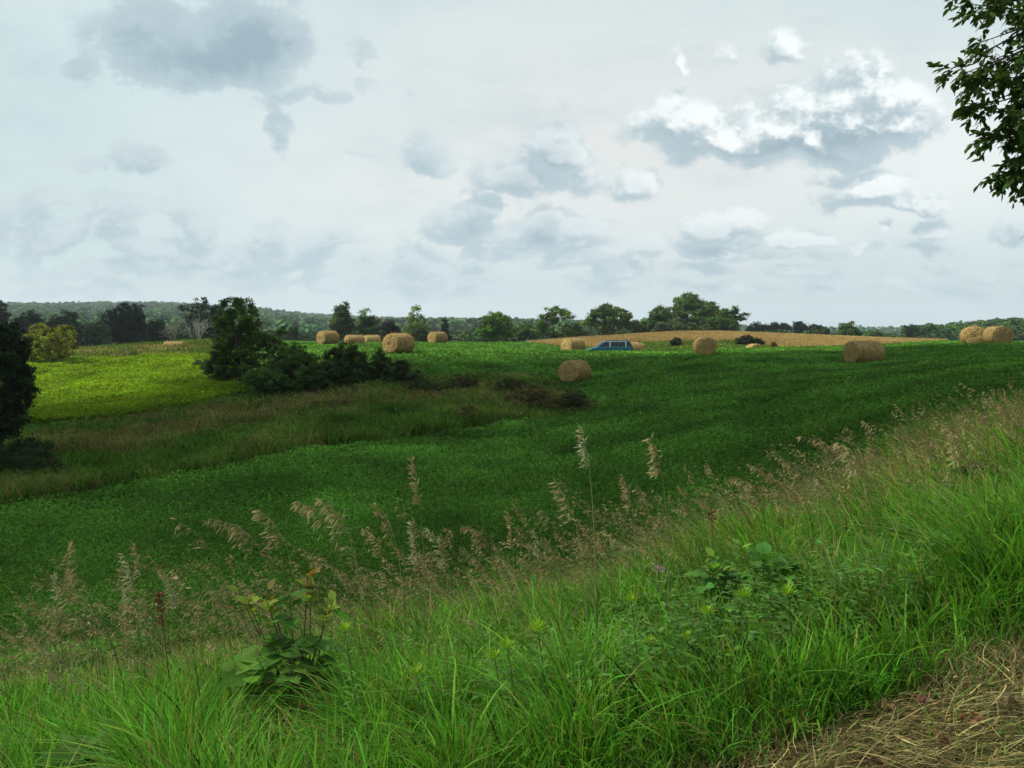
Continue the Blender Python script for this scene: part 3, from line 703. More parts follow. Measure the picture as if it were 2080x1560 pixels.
# fence post on the left ridge
def post():
    b = onground(258, 74); root = thing('fence_post', tuple(b), 'short grey wooden post on the upper edge of the bright crop', 'post')
    rs = np.random.default_rng(3); mb = MB()
    mb.tube([[0, 0, -.2], [.01, 0, .4], [.03, .01, .85], [.035, .01, .88]], [.085, .08, .075, .03], 8, (.12, .105, .09))
    build('wooden_shaft', mb, M_bark, root, True)
post()

# ------------------------------------------------------------------ field cover
def scatter(n, pxr, Dr, zset, rs, lin=False):
    px = rs.uniform(pxr[0], pxr[1], n); D = np.exp(rs.uniform(math.log(Dr[0]), math.log(Dr[1]), n))
    x = (px - 1040) / F * D; z = ground(x, D); zn = zones(x, D, z)
    k = np.isin(zn, zset)
    return x[k], D[k], z[k]

def alfalfa():
    rs = np.random.default_rng(31); mb = MB()
    for (n, Dr, hgt) in ((170000, (8, 40), .34), (120000, (36, 118), .15)):
        x, y, z = scatter(n, (-140, 2220), Dr, [1], rs)
        n = len(x); patch = fbm(x * .5, y * .28, 3, 4); streak = fbm(x * .12 + y * .07, y * .55, 9, 3)
        hh = hgt * (.35 + 1.2 * patch)
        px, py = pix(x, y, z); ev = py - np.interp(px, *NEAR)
        swath = .5 + .5 * np.sin((y * .86 - x * .42) * .72 + 2.2 * fbm(x * .08, y * .08, 51, 2))        # passes of the mower
        wild = np.clip((fbm(x * .16, y * .16, 61, 3) - .52) * 5, 0, 1)
        tone = (.40 + .82 * patch + .40 * (streak - .5) + .16 * (swath - .5)) * (1 + .45 * np.exp(-np.clip(ev, 0, 400) / 38) * (px < 1230) * (ev > -5)) * (1 + .28 * wild)  # brighter towards the weed strip: lit edge put into the leaf colour
        for q in range(3):
            s = np.clip(.0042 * y, .045, .24) * rs.uniform(.6, 1.3, n)
            P = np.stack([x + rs.normal(0, .06, n) * (1 + y * .02), y + rs.normal(0, .06, n) * (1 + y * .02), z + hh * rs.uniform(.35, 1.0, n)], -1)
            nn = np.array([0, -.25, .75]) + rs.normal(0, .5, (n, 3))
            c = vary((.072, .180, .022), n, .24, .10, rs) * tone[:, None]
            dry = rs.uniform(0, 1, n) < .008; c[dry] = vary((.12, .12, .05), int(dry.sum()), .2, .1, rs)
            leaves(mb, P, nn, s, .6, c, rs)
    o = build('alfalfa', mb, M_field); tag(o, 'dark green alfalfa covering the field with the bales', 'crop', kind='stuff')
alfalfa()

def crop():
    rs = np.random.default_rng(32); mb = MB()
    x, y, z = scatter(260000, (-60, 520), (34, 78), [3], rs); n = len(x)
    patch = fbm(x * .45, y * .3, 13, 4)
    for q in range(3):
        s = .0042 * y * rs.uniform(.6, 1.3, n)
        P = np.stack([x + rs.normal(0, .1, n), y + rs.normal(0, .1, n), z + (.25 + .5 * patch) * rs.uniform(.3, 1, n)], -1)
        c = vary((.125, .215, .006), n, .22, .12, rs) * (.55 + .85 * patch)[:, None]
        leaves(mb, P, np.array([-.25, -.3, .7]) + rs.normal(0, .5, (n, 3)), s, .6, c, rs)
    o = build('leafy_crop', mb, M_field); tag(o, 'sunlit yellow-green leafy crop on the slope at left', 'crop', kind='stuff')
crop()

def weeds():
    rs = np.random.default_rng(33)
    mb = MB(); x, y, z = scatter(190000, (-260, 1230), (16, 62), [2], rs); n = len(x)
    px, py = pix(x, y, z)
    f = (py - np.interp(px, *FARE)) / np.maximum(8, np.interp(px, *NEAR) - np.interp(px, *FARE))   # 0 far edge .. 1 near edge
    pat = fbm(x * .5, y * .5, 21, 4); lump = fbm(x * .33, y * .5, 77, 3)
    brown = np.clip(1.15 * np.exp(-((f - .30) / .20) ** 2) * (px > 60) * np.clip((900 - px) / 300, .25, 1) + (pat - .5) * 1.9 - .02 + .34 * np.clip((px - 780) / 150, 0, 1), 0, .75)
    L = (.40 + .95 * np.clip(lump - .2, 0, 1) * np.exp(-((f - .80) / .3) ** 2) + .18 * pat + .22 * np.clip((f - .80) * 6, 0, 1)) * (.85 + .1 * np.clip((px - 820) / 150, 0, 1)) * np.clip((1215 - px) / 170, .3, 1) * (.7 + .6 * fbm(x * .9, y * .9, 37, 2)) * rs.uniform(.6, 1.2, n)
    P = np.stack([x, y, z], -1)
    gcol = vary((.068, .145, .018), n, .30, .12, rs) * (.6 + .9 * pat)[:, None]; bcol = vary((.19, .155, .062), n, .28, .08, rs)
    isb = (rs.uniform(0, 1, n) < brown)[:, None]
    ct = np.where(isb, bcol, gcol); cb = np.where(isb, gcol * .7 + bcol * .3, gcol)
    lean = rs.normal(0, .34, (n, 2)); lean[:, 0] -= .10
    blades(mb, P, L, .0021 * y * rs.uniform(.6, 1.3, n), rs.uniform(0, 6.28, n), lean, rs.uniform(0, .5, n), cb, ct, 3, rs)
    # leafy weeds among the blades
    k = rs.uniform(0, 1, n) < .85; m = int(k.sum())
    Pl = P[k] + rs.normal(0, .12, (m, 3)) * np.array([1, 1, .1]); Pl[:, 2] = z[k] + L[k] * rs.uniform(.25, 1.0, m)
    leaves(mb, Pl, np.array([0, -.2, .7]) + rs.normal(0, .6, (m, 3)), .0038 * y[k] * rs.uniform(.5, 1.2, m), .45, np.where(isb[k], bcol[k] * .8, gcol[k]), rs)
    o = build('weeds', mb, M_field); tag(o, 'strip of brownish grass and dark weeds between field and bright crop', 'weeds', kind='stuff')
    # rough grass on the left ridge and in the green strip before the wheat
    mb = MB()
    for (pr, Dr, nn_) in (((-60, 480), (58, 97), 60000), ((1270, 1580), (84, 113), 14000)):
        x, y, z = scatter(nn_, pr, Dr, [4], rs); n = len(x); pat = fbm(x * .3, y * .3, 8, 4)
        px, py = pix(x, y, z)
        dryp = np.clip(.28 + 1.5 * (pat - .5), 0.02, .9) * np.where(pr[0] < 0, np.clip((y - 60) / 8, 0, 1) * np.clip((93 - y) / 10, .1, 1), .2)
        isb = (rs.uniform(0, 1, n) < dryp)[:, None]
        c = np.where(isb, vary((.24, .18, .085), n, .25, .08, rs), vary((.075, .135, .022), n, .25, .1, rs))
        blades(mb, np.stack([x, y, z], -1), ((.3 + .5 * pat) if pr[0] < 0 else (.10 + .25 * pat)) * rs.uniform(.6, 1.2, n), .0022 * y * rs.uniform(.6, 1.2, n), rs.uniform(0, 6.28, n), rs.normal(0, .25, (n, 2)), rs.uniform(0, .5, n), c, c, 3, rs)
    o = build('rough_grass', mb, M_field); tag(o, 'rough mixed dry and green grass along the ridge edges', 'grass', kind='stuff')
    mb = MB(); x, y, z = scatter(120000, (1040, 1930), (88, 172), [5], rs); n = len(x); pat = fbm(x * .12, y * .06, 8, 4)
    c = vary((.28, .205, .075), n, .16, .05, rs) * (.7 + .6 * pat)[:, None]
    blades(mb, np.stack([x, y, z], -1), rs.uniform(.30, .42, n), .0011 * y * rs.uniform(.6, 1.2, n), rs.uniform(0, 6.28, n), rs.normal(0, .15, (n, 2)), rs.uniform(.1, .6, n), c, c, 3, rs)
    o = build('wheat', mb, M_dry); tag(o, 'ripe golden wheat covering the low hill behind the bales', 'crop', kind='stuff')
weeds()

# ------------------------------------------------------------------ bank of tall grass
GL = np.array([-.30, -.02])     # wind leans the stems to the left
def bank_pts(n, rs, dmin=.05, dmax=6.8, Dr=(2.2, 26)):
    px = rs.uniform(-140, 2230, n); D = np.exp(rs.uniform(math.log(Dr[0]), math.log(Dr[1]), n))
    x = (px - 1040) / F * D; d = vdist(x, D)
    edge = bank_edge(x, D) + (dmax - 5.2)
    k = (d > dmin) & (rs.uniform(0, 1, n) < np.clip(1 - (d - edge + .8) / 3.4, 0, 1) ** 1.5)
    x, y = x[k], D[k]
    return x, y, ground(x, y), d[k]
GRODS = [
 (1488, 1280, 1.1, 'goldenrod with the brightest lime top, in the middle of the right foreground'),
 (1600, 1200, 1.1, 'goldenrod with a wide lime top below the heart-leaved plant'),
 (1510, 1206, 1.0, 'goldenrod left of the wide-topped one below the heart-leaved plant'),
 (1664, 1205, .8, 'small goldenrod right of the wide-topped one below the heart-leaved plant'),
 (1628, 1298, 1.2, 'goldenrod with spiky top near the bank edge, right of the brightest one'),
 (1395, 1292, .9, 'goldenrod with a dull top left of the brightest one'),
 (1436, 1240, .9, 'goldenrod above and left of the brightest one'),
 (1092, 1272, 1.0, 'goldenrod with a bright top in the centre foreground'),
 (1030, 1308, .8, 'small goldenrod below left of the bright centre one'),
 (1004, 1330, .8, 'smallest goldenrod of the three at centre, lowest of them'),
 (845, 1362, .9, 'goldenrod alone in the grass right of the sapling'),
 (700, 1275, .8, 'goldenrod close to the right side of the sapling'),
 (1320, 1302, .8, 'goldenrod between the dull-topped one and the centre group'),
 (1282, 1215, .7, 'goldenrod half hidden in grass below the pale lilac flower head'),
 (1762, 1162, .9, 'goldenrod on the upper right bank, left of the leafy tall one'),
 (1950, 1124, 1.1, 'leafy tall goldenrod standing at far right on the bank'),
 (1850, 1158, .8, 'goldenrod between the two on the upper right bank')]
def grod_D(px, py):
    for D in np.arange(2.9, 9, .05):
        x = (px - 1040) / F * D
        if vdist(x, D) < .3: continue
        if W(px, py, D)[2] - G(x, D) < .80: break
    return D
OPEN = [((px - 1040) / F * D, D) for D, px in [(grod_D(px, py), px) for px, py, _, _ in GRODS] + [(3.35, 560), (3.35, 620), (3.35, 500), (4.2, 1570), (4.0, 1455), (2.75, 170), (4.3, 1338)]]
def opening(x, y):
    """the sward is thinner where a broad-leaved plant has pushed it aside"""
    f = np.ones(len(x))
    for a, b in OPEN:
        u = np.clip((x * a + y * b) / (a * a + b * b), .72, 1.0)
        f = np.minimum(f, 1 - .36 * np.exp(-((np.hypot(x - u * a, y - u * b)) / .13) ** 2))
    return f
def tall_grass():
    rs = np.random.default_rng(41); mb = MB()
    x, y, z, d = bank_pts(290000, rs, -.24, 5.2)
    k = rs.uniform(0, 1, len(x)) < np.clip(.30 + 3.2 * (fbm(x * 2.1 + 11, y * 2.1, 23, 3) - .40), .16, 1); x, y, z, d = x[k], y[k], z[k], d[k]; n = len(x)
    pat = fbm(x * 1.3, y * 1.3, 6, 4); big = fbm(x * .45 + 7, y * .45, 16, 3)
    lush = np.clip(1.25 - (d - 1.4) / 2.4, 0.1, 1)            # lush green near the verge, thin dry behind
    tallf = np.clip(.62 + .10 * (x + 1.0), .50, 1.0)
    L = (.26 + .62 * pat) * rs.uniform(.55, 1.3, n) * np.clip((d + .24) * 2.4 + .42, .3, 1) * (.72 + .28 * lush) * tallf + .22 * np.clip((x - 3) / 4, 0, 1) * (d > 2)
    L = L * opening(x, y)
    w = np.clip(.0068 * np.exp(rs.normal(0, .45, n)), .0022, .018) * np.clip(y / 4.0, .85, 4.5)
    g = vary((.088, .265, .022), n, .38, .10, rs) * (.55 + .9 * big)[:, None]
    g2 = vary((.17, .31, .030), n, .3, .1, rs)
    dry = vary((.29, .245, .085), n, .28, .08, rs)
    pd = np.clip((1 - lush) * .46 + .02 + .25 * (pat - .5) + .055 * np.clip(x, 0, 8) * np.clip((d - 1.6) / 1.5, 0, 1), .02, .8)
    isb = (rs.uniform(0, 1, n) < pd)[:, None]
    ct = np.where(isb, dry, np.where(rs.uniform(0, 1, (n, 1)) < .3, g2, g)); cb = np.where(isb, dry * .6 + g * .4, g)
    lean = rs.normal(0, .28, (n, 2)) + GL * rs.uniform(.0, 1.15, (n, 1))
    bend = np.clip(rs.gamma(1.6, .22, n), 0, 1.0)
    az = rs.uniform(0, 6.28, n)
    blades(mb, np.stack([x, y, z], -1), L, w, az, lean, bend, cb, ct, 5, rs)
    # broad blades, dead straws and bare culms tangled into the sward
    x, y, z, d = bank_pts(26000, rs, .0, 5.4); n = len(x); tf = np.clip(.62 + .10 * (x + 1.0), .5, 1.05)
    kind = rs.uniform(0, 1, n); hz = fbm(x * .8 + 30, y * .8, 91, 3)
    broad = kind < .42; dead = (kind >= .42) & (kind < .68)
    L = np.where(broad, rs.uniform(.3, .62, n), np.where(dead, rs.uniform(.3, .75, n), rs.uniform(.55, 1.0, n))) * tf * opening(x, y)
    w = np.where(broad, rs.uniform(.010, .018, n), np.where(dead, rs.uniform(.003, .006, n), rs.uniform(.0022, .0034, n))) * np.clip(y / 4.0, .85, 4)
    gb = vary((.115, .265, .045), n, .3, .12, rs); dd_ = vary((.33, .27, .13), n, .25, .08, rs); cu = vary((.26, .26, .09), n, .25, .1, rs)
    c = np.where(broad[:, None], gb, np.where(dead[:, None], dd_, cu))
    lean = rs.normal(0, .34, (n, 2)) * np.where(dead, 1.6, .8)[:, None] + GL * rs.uniform(.3, 1.3, (n, 1))
    k = ~broad | (hz > .42)
    blades(mb, np.stack([x, y, z], -1)[k], L[k], w[k], rs.uniform(0, 6.28, n)[k], lean[k], np.clip(rs.gamma(2, .25, n), 0, 1.2)[k], c[k], c[k], 6, rs)
    # small-leaved weeds between the blades
    x, y, z, d = bank_pts(15000, rs, .15, 5.0); hz = fbm(x * .9 + 3, y * .9, 17, 3); k = hz > .52; x, y, z = x[k], y[k], z[k]; n = len(x)
    for q in range(5):
        a = rs.uniform(0, 6.28, n); P = np.stack([x + .03 * np.cos(a), y + .03 * np.sin(a), z + rs.uniform(.12, .5, n) * np.clip(.62 + .10 * (x + 1), .5, 1)], -1)
        leaf6(mb, P, np.stack([np.cos(a), np.sin(a), rs.uniform(-.1, .6, n)], -1), np.stack([-.3 * np.cos(a), -.3 * np.sin(a), np.ones(n)], -1), rs.uniform(.03, .07, n), rs.uniform(.012, .028, n), vary((.09, .20, .035), n, .3, .12, rs))
    o = build('tall_grass', mb, M_grass); tag(o, 'tall green and drying grass on the bank in the foreground', 'grass', kind='stuff')
tall_grass()

def panicle(mb, sb, base, tip_vec, H, plen, col, droop, rs, airy=1.0, nsp=26, thick=.0016, sw=.006, stemcol=(.12, .15, .05)):
    """one brome stalk: stem into sb, spikelets into mb (local coordinates around base)"""
    t = np.linspace(0, 1, 9)[:, None]
    side = np.array([tip_vec[0], tip_vec[1], 0.0])
    pts = base + np.array([0, 0, 1.0]) * H * (t - .20 * droop * t ** 5) + side * (0.18 * t + .82 * t ** 4.2)
    sb.tube(pts, np.linspace(thick * 1.3, thick * .45, 9), 4, np.asarray(stemcol) * rs.uniform(.8, 1.2))
    f0 = 1 - plen / H
    ts = np.sort(rs.uniform(f0, 1.0, nsp))
    A = np.stack([np.interp(ts, t[:, 0], pts[:, k]) for k in range(3)], -1)
    sgn = nrm(side + 1e-6)
    br = plen * .34 * airy * (1 - (ts - f0) / (1 - f0) * .75)[:, None] * rs.uniform(.35, 1.1, (nsp, 1))
    out = nrm(sgn * (.55 + .5 * droop) + rs.normal(0, .42, (nsp, 3)) + np.array([0, 0, .45 - .55 * droop]))
    E = A + out * br; E[:, 2] -= droop * .25 * br[:, 0]
    for a, e in zip(A, E):
        m = (a + e) / 2 + np.array([0, 0, .12]) * np.linalg.norm(e - a)
        mb.tube([a, m, e], [thick * .45, thick * .4, thick * .3], 3, np.asarray(col) * .9)
    T = nrm(out * .55 + np.array([0, 0, .15 - .75 * droop]) + rs.normal(0, .25, (nsp, 3)))
    for q in range(2):
        k = rs.uniform(.25, 1.0, (nsp, 1)) if q else np.ones((nsp, 1))
        leaf6(mb, A + (E - A) * k, T, rs.normal(0, 1, (nsp, 3)), plen * rs.uniform(.09, .16, nsp), sw * rs.uniform(.8, 1.4, nsp), vary(col, nsp, .18, .06, rs), .1, .05)

TAN = (.42, .35, .165); PALEG = (.40, .40, .23); BROWN = (.33, .27, .125); RED = (.15, .075, .04)
def seedy_stuff():
    rs = np.random.default_rng(51); mb = MB(); sb = MB()
    x, y, z, d = bank_pts(8200, rs, .9, 5.4, (2.8, 22))
    keep = rs.uniform(0, 1, len(x)) < np.clip((d - .8) / 1.6, .05, 1) * np.clip(.36 + .06 * (x + 1), .30, .60) * np.clip(y / 5, .6, 1.6)
    n0 = 0
    for a, b, c, dd in zip(x[keep], y[keep], z[keep], d[keep]):
        H = (rs.uniform(.5, .92) if rs.uniform() < .8 else rs.uniform(.9, 1.2)) * (1.0 if a < 3 else 1.12)
        if rs.uniform() < .5: H *= .85
        col = [TAN, BROWN, BROWN, (.27, .21, .09), (.29, .25, .105), (.28, .22, .09), (.27, .25, .12)][rs.integers(0, 7)]
        dr = rs.uniform(.2, 1.0)
        sc = max(1.0, b / 5.0)
        panicle(mb, sb, np.array([a, b, c]), np.array([-.26 - .14 * rs.uniform(), rs.normal(0, .1)]) * rs.uniform(.3, 1.2), H, rs.uniform(.14, .24), col, dr, rs, rs.uniform(.6, 1.1), int(20 if b < 7 else 12), .0014 * sc, .0045 * sc)
        n0 += 1
    # far dry stems on the right of the bank
    o = build('seeding_grass', mb, M_dry); tag(o, 'nodding brown brome grass heads massed along the top of the bank', 'grass', kind='stuff')
    st = build('stems', sb, M_dry, o); tag(st, kind='stuff')
seedy_stuff()

# the stalks that stand out above the rest, one thing each
STALKS = [ # px, py of tip, colour, droop, airy, lean px, panicle length, label
 (838, 930, BROWN, .1, .45, -18, .21, 'narrow upright brown grass head alone against the dark field left of centre'),
 (1183, 868, PALEG, .35, .5, -22, .23, 'whitish wiry grass head, the tallest of all, in the middle of the photo'),
 (1322, 888, TAN, .55, .6, -30, .24, 'tan one-sided grass head right of the tallest whitish one'),
 (1128, 978, TAN, .5, .6, -48, .24, 'tan grass head leaning left below the tallest whitish one'),
 (650, 1014, TAN, .75, .75, -60, .26, 'feathery tan grass head bowing left above the sapling'),
 (592, 1022, TAN, 1.0, .9, -80, .24, 'arching tan grass head curving over left of the feathery one above the sapling'),
 (520, 1036, TAN, .7, .8, -60, .26, 'golden grass head upper left of the sapling, full and drooping'),
 (422, 1054, BROWN, 1.0, .95, -95, .24, 'bow-shaped brown grass head arching far left of the sapling'),
 (760, 1028, BROWN, .6, .6, -40, .20, 'small brown grass head bent left, between the sapling and the narrow upright one'),
 (868, 1076, PALEG, .35, .5, -34, .20, 'pale green-white grass head below the narrow upright brown one'),
 (834, 1062, PALEG, .15, .45, -6, .17, 'thin pale upright grass head left of the pale green-white one'),
 (1032, 1040, TAN, .1, .35, -10, .16, 'slim straw-coloured spike in the centre foreground'),
 (940, 1064, BROWN, .9, .8, -50, .18, 'small brown nodding grass head left of the slim straw spike'),
 (1085, 1076, PALEG, .2, .35, -8, .12, 'tiny pale spike right of the slim straw spike'),
 (124, 1112, TAN, .2, .8, 14, .21, 'bushy tan grass head standing at far left above the bank'),
 (238, 1122, PALEG, .3, .45, -22, .20, 'pale grass head, left one of two close together at left'),
 (258, 1106, BROWN, .3, .4, -16, .18, 'duller brown grass head, right one of two close together at left'),
 (310, 1166, PALEG, .3, .4, -30, .16, 'pale tipped grass head over a red dock stalk at left'),
 (236, 1200, PALEG, .1, .5, -4, .20, 'pale greenish grass head below the close pair at left'),
 (84, 1178, PALEG, .3, .5, -18, .17, 'short pale grass head under the bushy tan one at far left'),
 (1700, 896, TAN, .8, .8, -60, .26, 'long tan grass head sweeping left on the right part of the bank'),
 (1634, 888, BROWN, 1.0, .6, -70, .18, 'thin arched grass head left of the long sweeping tan one'),
 (1598, 934, BROWN, .9, .8, -60, .20, 'brown arched grass head below the thin arched one at right'),
 (1268, 968, BROWN, .4, .6, -20, .16, 'ragged brown grass head between the two tan leaning ones at centre'),
 (1490, 968, TAN, .8, .8, -50, .20, 'tan bent grass head before the shaded field right of centre'),
 (1925, 868, TAN, .5, .6, -30, .22, 'straw-coloured grass head high on the dry right end of the bank'),
]
for k, (px, py, col, dr, airy, lp, pl, lab) in enumerate(STALKS):
    lp *= 1.5
    rs = np.random.default_rng(700 + k)
    best = None
    for D in np.arange(3.3, 9.0, .1):
        xb = (px - lp - 1040) / F * D
        if vdist(xb, D) < .55: continue
        h = W(px, py, D)[2] - G(xb, D)
        if best is None or abs(h - 1.08) < abs(best[1] - 1.08): best = (D, h, xb)
    D, h, xb = best; pl = pl * 1.15 * D / 3.6
    g = G(xb, D)
    root = thing('grass_stalk', (xb, D, g), lab, 'grass stalk', 'tall seeding grass stalks standing out above the bank')
    mb = MB(); sb = MB()
    panicle(mb, sb, np.zeros(3), np.array([lp / F * D, rs.normal(0, .04)]), h / (1 - .20 * dr), pl, col, dr, rs, airy * .92, 50, .0021 * D / 3.6, .0046 * D / 3.6, (.25, .26, .11))
    P = np.zeros((3, 3)); P[:, 2] = rs.uniform(.15, .45, 3) * h
    blades(sb, P, rs.uniform(.2, .35, 3), np.full(3, .007), rs.uniform(0, 6.28, 3), rs.normal(0, .3, (3, 2)), rs.uniform(.3, .9, 3), vary((.07, .14, .03), 3), vary((.09, .16, .04), 3), 5, rs)
    build('stem', sb, M_dry, root)
    build('seed_head', mb, M_dry, root)

# ------------------------------------------------------------------ broad-leaved plants
def broad_plant(name, label, cat, tips, base, D, leafspec, stemcol=(.09, .06, .04), group=None, seed=0, rad=.006):
    """tips: list of (px,py,kind) ; kind picks leafspec (length,width,colour,count,up)"""
    rs = np.random.default_rng(seed); gx = (base - 1040) / F * D; g = np.array([gx, D, G(gx, D)])
    root = thing(name, tuple(g), label, cat, group)
    sb = MB(); lbs = {}
    for (px, py, kind, dd) in tips:
        e = W(px, py, D + dd) - g
        m = e * np.array([.35, .35, .55]) + rs.normal(0, .015, 3)
        sb.tube([[0, 0, -.03], m * .5, m, e], [rad, rad * .85, rad * .6, rad * .3], 5, stemcol)
        Ln, Wd, colr, cnt, up = leafspec[kind]
        P = e + (m - e) * rs.uniform(0, .35, (cnt, 1))
        a = rs.uniform(0, 2 * np.pi) + np.arange(cnt) * 2.4
        T = np.stack([np.cos(a), np.sin(a) * .8, up + rs.normal(0, .2, cnt)], -1)
        Nn = np.stack([-np.cos(a) * .6, -np.sin(a) * .6 - .25, np.full(cnt, .9)], -1) + rs.normal(0, .25, (cnt, 3))
        mb = lbs.setdefault(kind, MB())
        leaf6(mb, P, T, Nn, Ln * rs.uniform(.75, 1.15, cnt), Wd * rs.uniform(.8, 1.1, cnt), vary(colr, cnt, .15, .07, rs), .25, .22)
    build('stem', sb, M_bark, root, True)
    for kind, mb in lbs.items(): build(kind, mb, M_leaf, root)
    return root
LS = {'young_leaves': (.068, .044, (.19, .25, .035), 7, .9), 'reddish_leaves': (.058, .036, (.22, .17, .045), 6, 1.0), 'leaves': (.10, .078, (.075, .175, .024), 8, .25), 'large_leaves': (.145, .115, (.095, .215, .026), 5, .15)}
broad_plant('sapling', 'broad-leaved sapling with yellow and reddish young leaves in the left foreground grass', 'sapling',
  [(505, 1225, 'young_leaves', 0), (485, 1205, 'young_leaves', .05), (540, 1185, 'reddish_leaves', 0), (588, 1205, 'leaves', 0), (540, 1215, 'young_leaves', -.05), (632, 1160, 'reddish_leaves', .1), (625, 1172, 'young_leaves', .1), (678, 1218, 'young_leaves', 0), (660, 1240, 'young_leaves', .05),
   (560, 1300, 'leaves', 0), (610, 1310, 'leaves', -.08), (650, 1290, 'large_leaves', .05), (520, 1340, 'large_leaves', -.05), (475, 1352, 'large_leaves', 0), (590, 1350, 'leaves', -.1), (640, 1350, 'leaves', 0), (560, 1370, 'large_leaves', .05), (660, 1380, 'leaves', -.05), (610, 1390, 'large_leaves', 0), (500, 1395, 'leaves', 0)], 600, 3.35, LS, seed=5)
HB = {'leaves': (.09, .065, (.07, .18, .028), 7, .3), 'heart_leaves': (.125, .125, (.072, .19, .03), 3, .5), 'pale_leaves': (.08, .045, (.16, .29, .035), 6, .8)}
broad_plant('heart_leaf_plant', 'leafy plant with broad heart-shaped leaves amid grass right of centre', 'plant',
  [(1550, 1115, 'heart_leaves', 0), (1600, 1125, 'heart_leaves', .1), (1575, 1150, 'leaves', 0), (1530, 1150, 'leaves', .1), (1620, 1145, 'leaves', .1), (1500, 1100, 'pale_leaves', 0)], 1575, 4.2, HB, seed=8, stemcol=(.06, .09, .03))
broad_plant('leafy_weed', 'dark bushy weed with bright top leaves left of the heart-leaved plant', 'plant',
  [(1450, 1130, 'pale_leaves', 0), (1470, 1142, 'pale_leaves', .05), (1440, 1155, 'leaves', 0), (1420, 1160, 'leaves', .08), (1480, 1160, 'leaves', .05), (1460, 1185, 'leaves', 0), (1430, 1190, 'leaves', -.05), (1500, 1180, 'leaves', 0)], 1455, 4.0, HB, seed=9, stemcol=(.06, .09, .03))
BB = {'broad_leaves': (.13, .05, (.085, .20, .035), 5, .7)}
broad_plant('dock_plant', 'pale broad-leaved plant at the bottom left corner', 'plant', [(165, 1530, 'broad_leaves', 0), (215, 1520, 'broad_leaves', .06), (120, 1550, 'broad_leaves', 0), (190, 1560, 'broad_leaves', -.05)], 180, 2.75, BB, seed=10, stemcol=(.06, .09, .03))
DK2 = {'leaves': (.09, .04, (.03, .065, .018), 7, .3)}
broad_plant('leafy_weed', 'dark weed with drooping leaves on the dry right end of the bank', 'plant', [(1960, 950, 'leaves', 0), (1985, 965, 'leaves', .2), (1945, 985, 'leaves', 0), (2000, 1000, 'leaves', .2), (1965, 1010, 'leaves', 0), (1990, 940, 'leaves', .1)], 1975, 6.6, {'leaves': (.15, .07, (.028, .06, .016), 9, .2)}, seed=12)

def goldenrod(px, py, label, D=None, sz=1.0, seed=0):
    rs = np.random.default_rng(900 + seed)
    if D is None: D = grod_D(px, py)
    x = (px - 1040) / F * D; x0 = x + .05; g = np.array([x0, D, G(x0, D)])
    tip = W(px, py, D) - g; H = tip[2]
    root = thing('goldenrod', tuple(g), label, 'plant', 'goldenrod plants with lime-yellow tops in the bank grass')
    sb = MB(); sb.tube([[0, 0, -.03], tip * .5 + [.01, 0, 0], tip], [.004, .0035, .002], 5, (.08, .12, .035)); build('stem', sb, M_bark, root, True)
    n = 46; t = np.linspace(.18, .97, n); a = np.arange(n) * 2.4
    up = .15 + .6 * t
    T = np.stack([np.cos(a), np.sin(a), up - .35 * (1 - t)], -1); Nn = np.stack([-np.cos(a) * .5, -np.sin(a) * .5, np.ones(n)], -1)
    lb = MB(); leaf6(lb, tip * t[:, None], T, Nn, (.085 - .03 * t) * sz * rs.uniform(.8, 1.2, n), .016 * sz, vary((.10, .235, .04), n, .15, .07, rs), .2, .35); build('leaves', lb, M_leaf, root)
    n = 44; a = np.arange(n) * 2.4; r = np.sqrt(np.arange(n) / n)
    T = np.stack([np.cos(a) * r, np.sin(a) * r, 1.1 - .5 * r], -1)
    fb = MB(); leaf6(fb, tip + np.stack([np.cos(a) * r * .012, np.sin(a) * r * .012, -.02 * r], -1) * sz, T, np.stack([-np.cos(a), -np.sin(a), np.full(n, .4)], -1), .040 * sz * rs.uniform(.6, 1.3, n), .0075 * sz, vary((.24, .42, .03), n, .15, .06, rs), .2, .1); build('flower_top', fb, M_leaf, root)
for k, (px, py, sz, lab) in enumerate(GRODS):
    goldenrod(px, py, lab, None, sz, k)

def bergamot():
    D = 4.3; px, py = 1338, 1160; x = (px - 1040) / F * D; g = np.array([x, D, G(x, D)]); tip = W(px, py, D) - g; rs = np.random.default_rng(5)
    root = thing('wild_flower', tuple(g), 'faded lilac flower head on a thin stem left of the dark bushy weed', 'flower')
    sb = MB(); sb.tube([[0, 0, -.02], tip * .5, tip], [.004, .003, .0025], 5, (.07, .09, .04)); build('stem', sb, M_bark, root, True)
    fb = MB(); d = sphdirs(60, rs); d[:, 2] = np.abs(d[:, 2]); leaf6(fb, tip + d * .012, d, rs.normal(0, 1, (60, 3)), .03, .009, vary((.34, .27, .30), 60, .25, .08, rs), .1, .1); build('flower_head', fb, M_leaf, root)
bergamot()
def dock_stalk(px, py, label, D, hgt):
    rs = np.random.default_rng(int(px)); x = (px + 18 - 1040) / F * D; g = np.array([x, D, G(x, D)]); tip = W(px, py, D) - g
    root = thing('dock_stalk', tuple(g), label, 'plant', 'dry red-brown dock stalks')
    sb = MB(); sb.tube([[0, 0, -.02], tip * .5, tip], [.004, .003, .002], 5, (.12, .06, .03)); build('stem', sb, M_bark, root, True)
    n = int(70 * hgt / .16); t = rs.uniform(1 - hgt / max(tip[2], .2), 1, (n, 1)); fb = MB(); d = sphdirs(n, rs)
    leaf6(fb, tip * t + d * .008, d, rs.normal(0, 1, (n, 3)), .024, .014, vary(RED, n, .25, .08, rs), .1, .1); build('seed_spike', fb, M_dry, root)
dock_stalk(322, 1200, 'dry red-brown dock stalk among grass at left', 3.6, .16)
dock_stalk(1020, 1392, 'tiny red-brown dock stalk in the centre bottom grass', 3.2, .07)
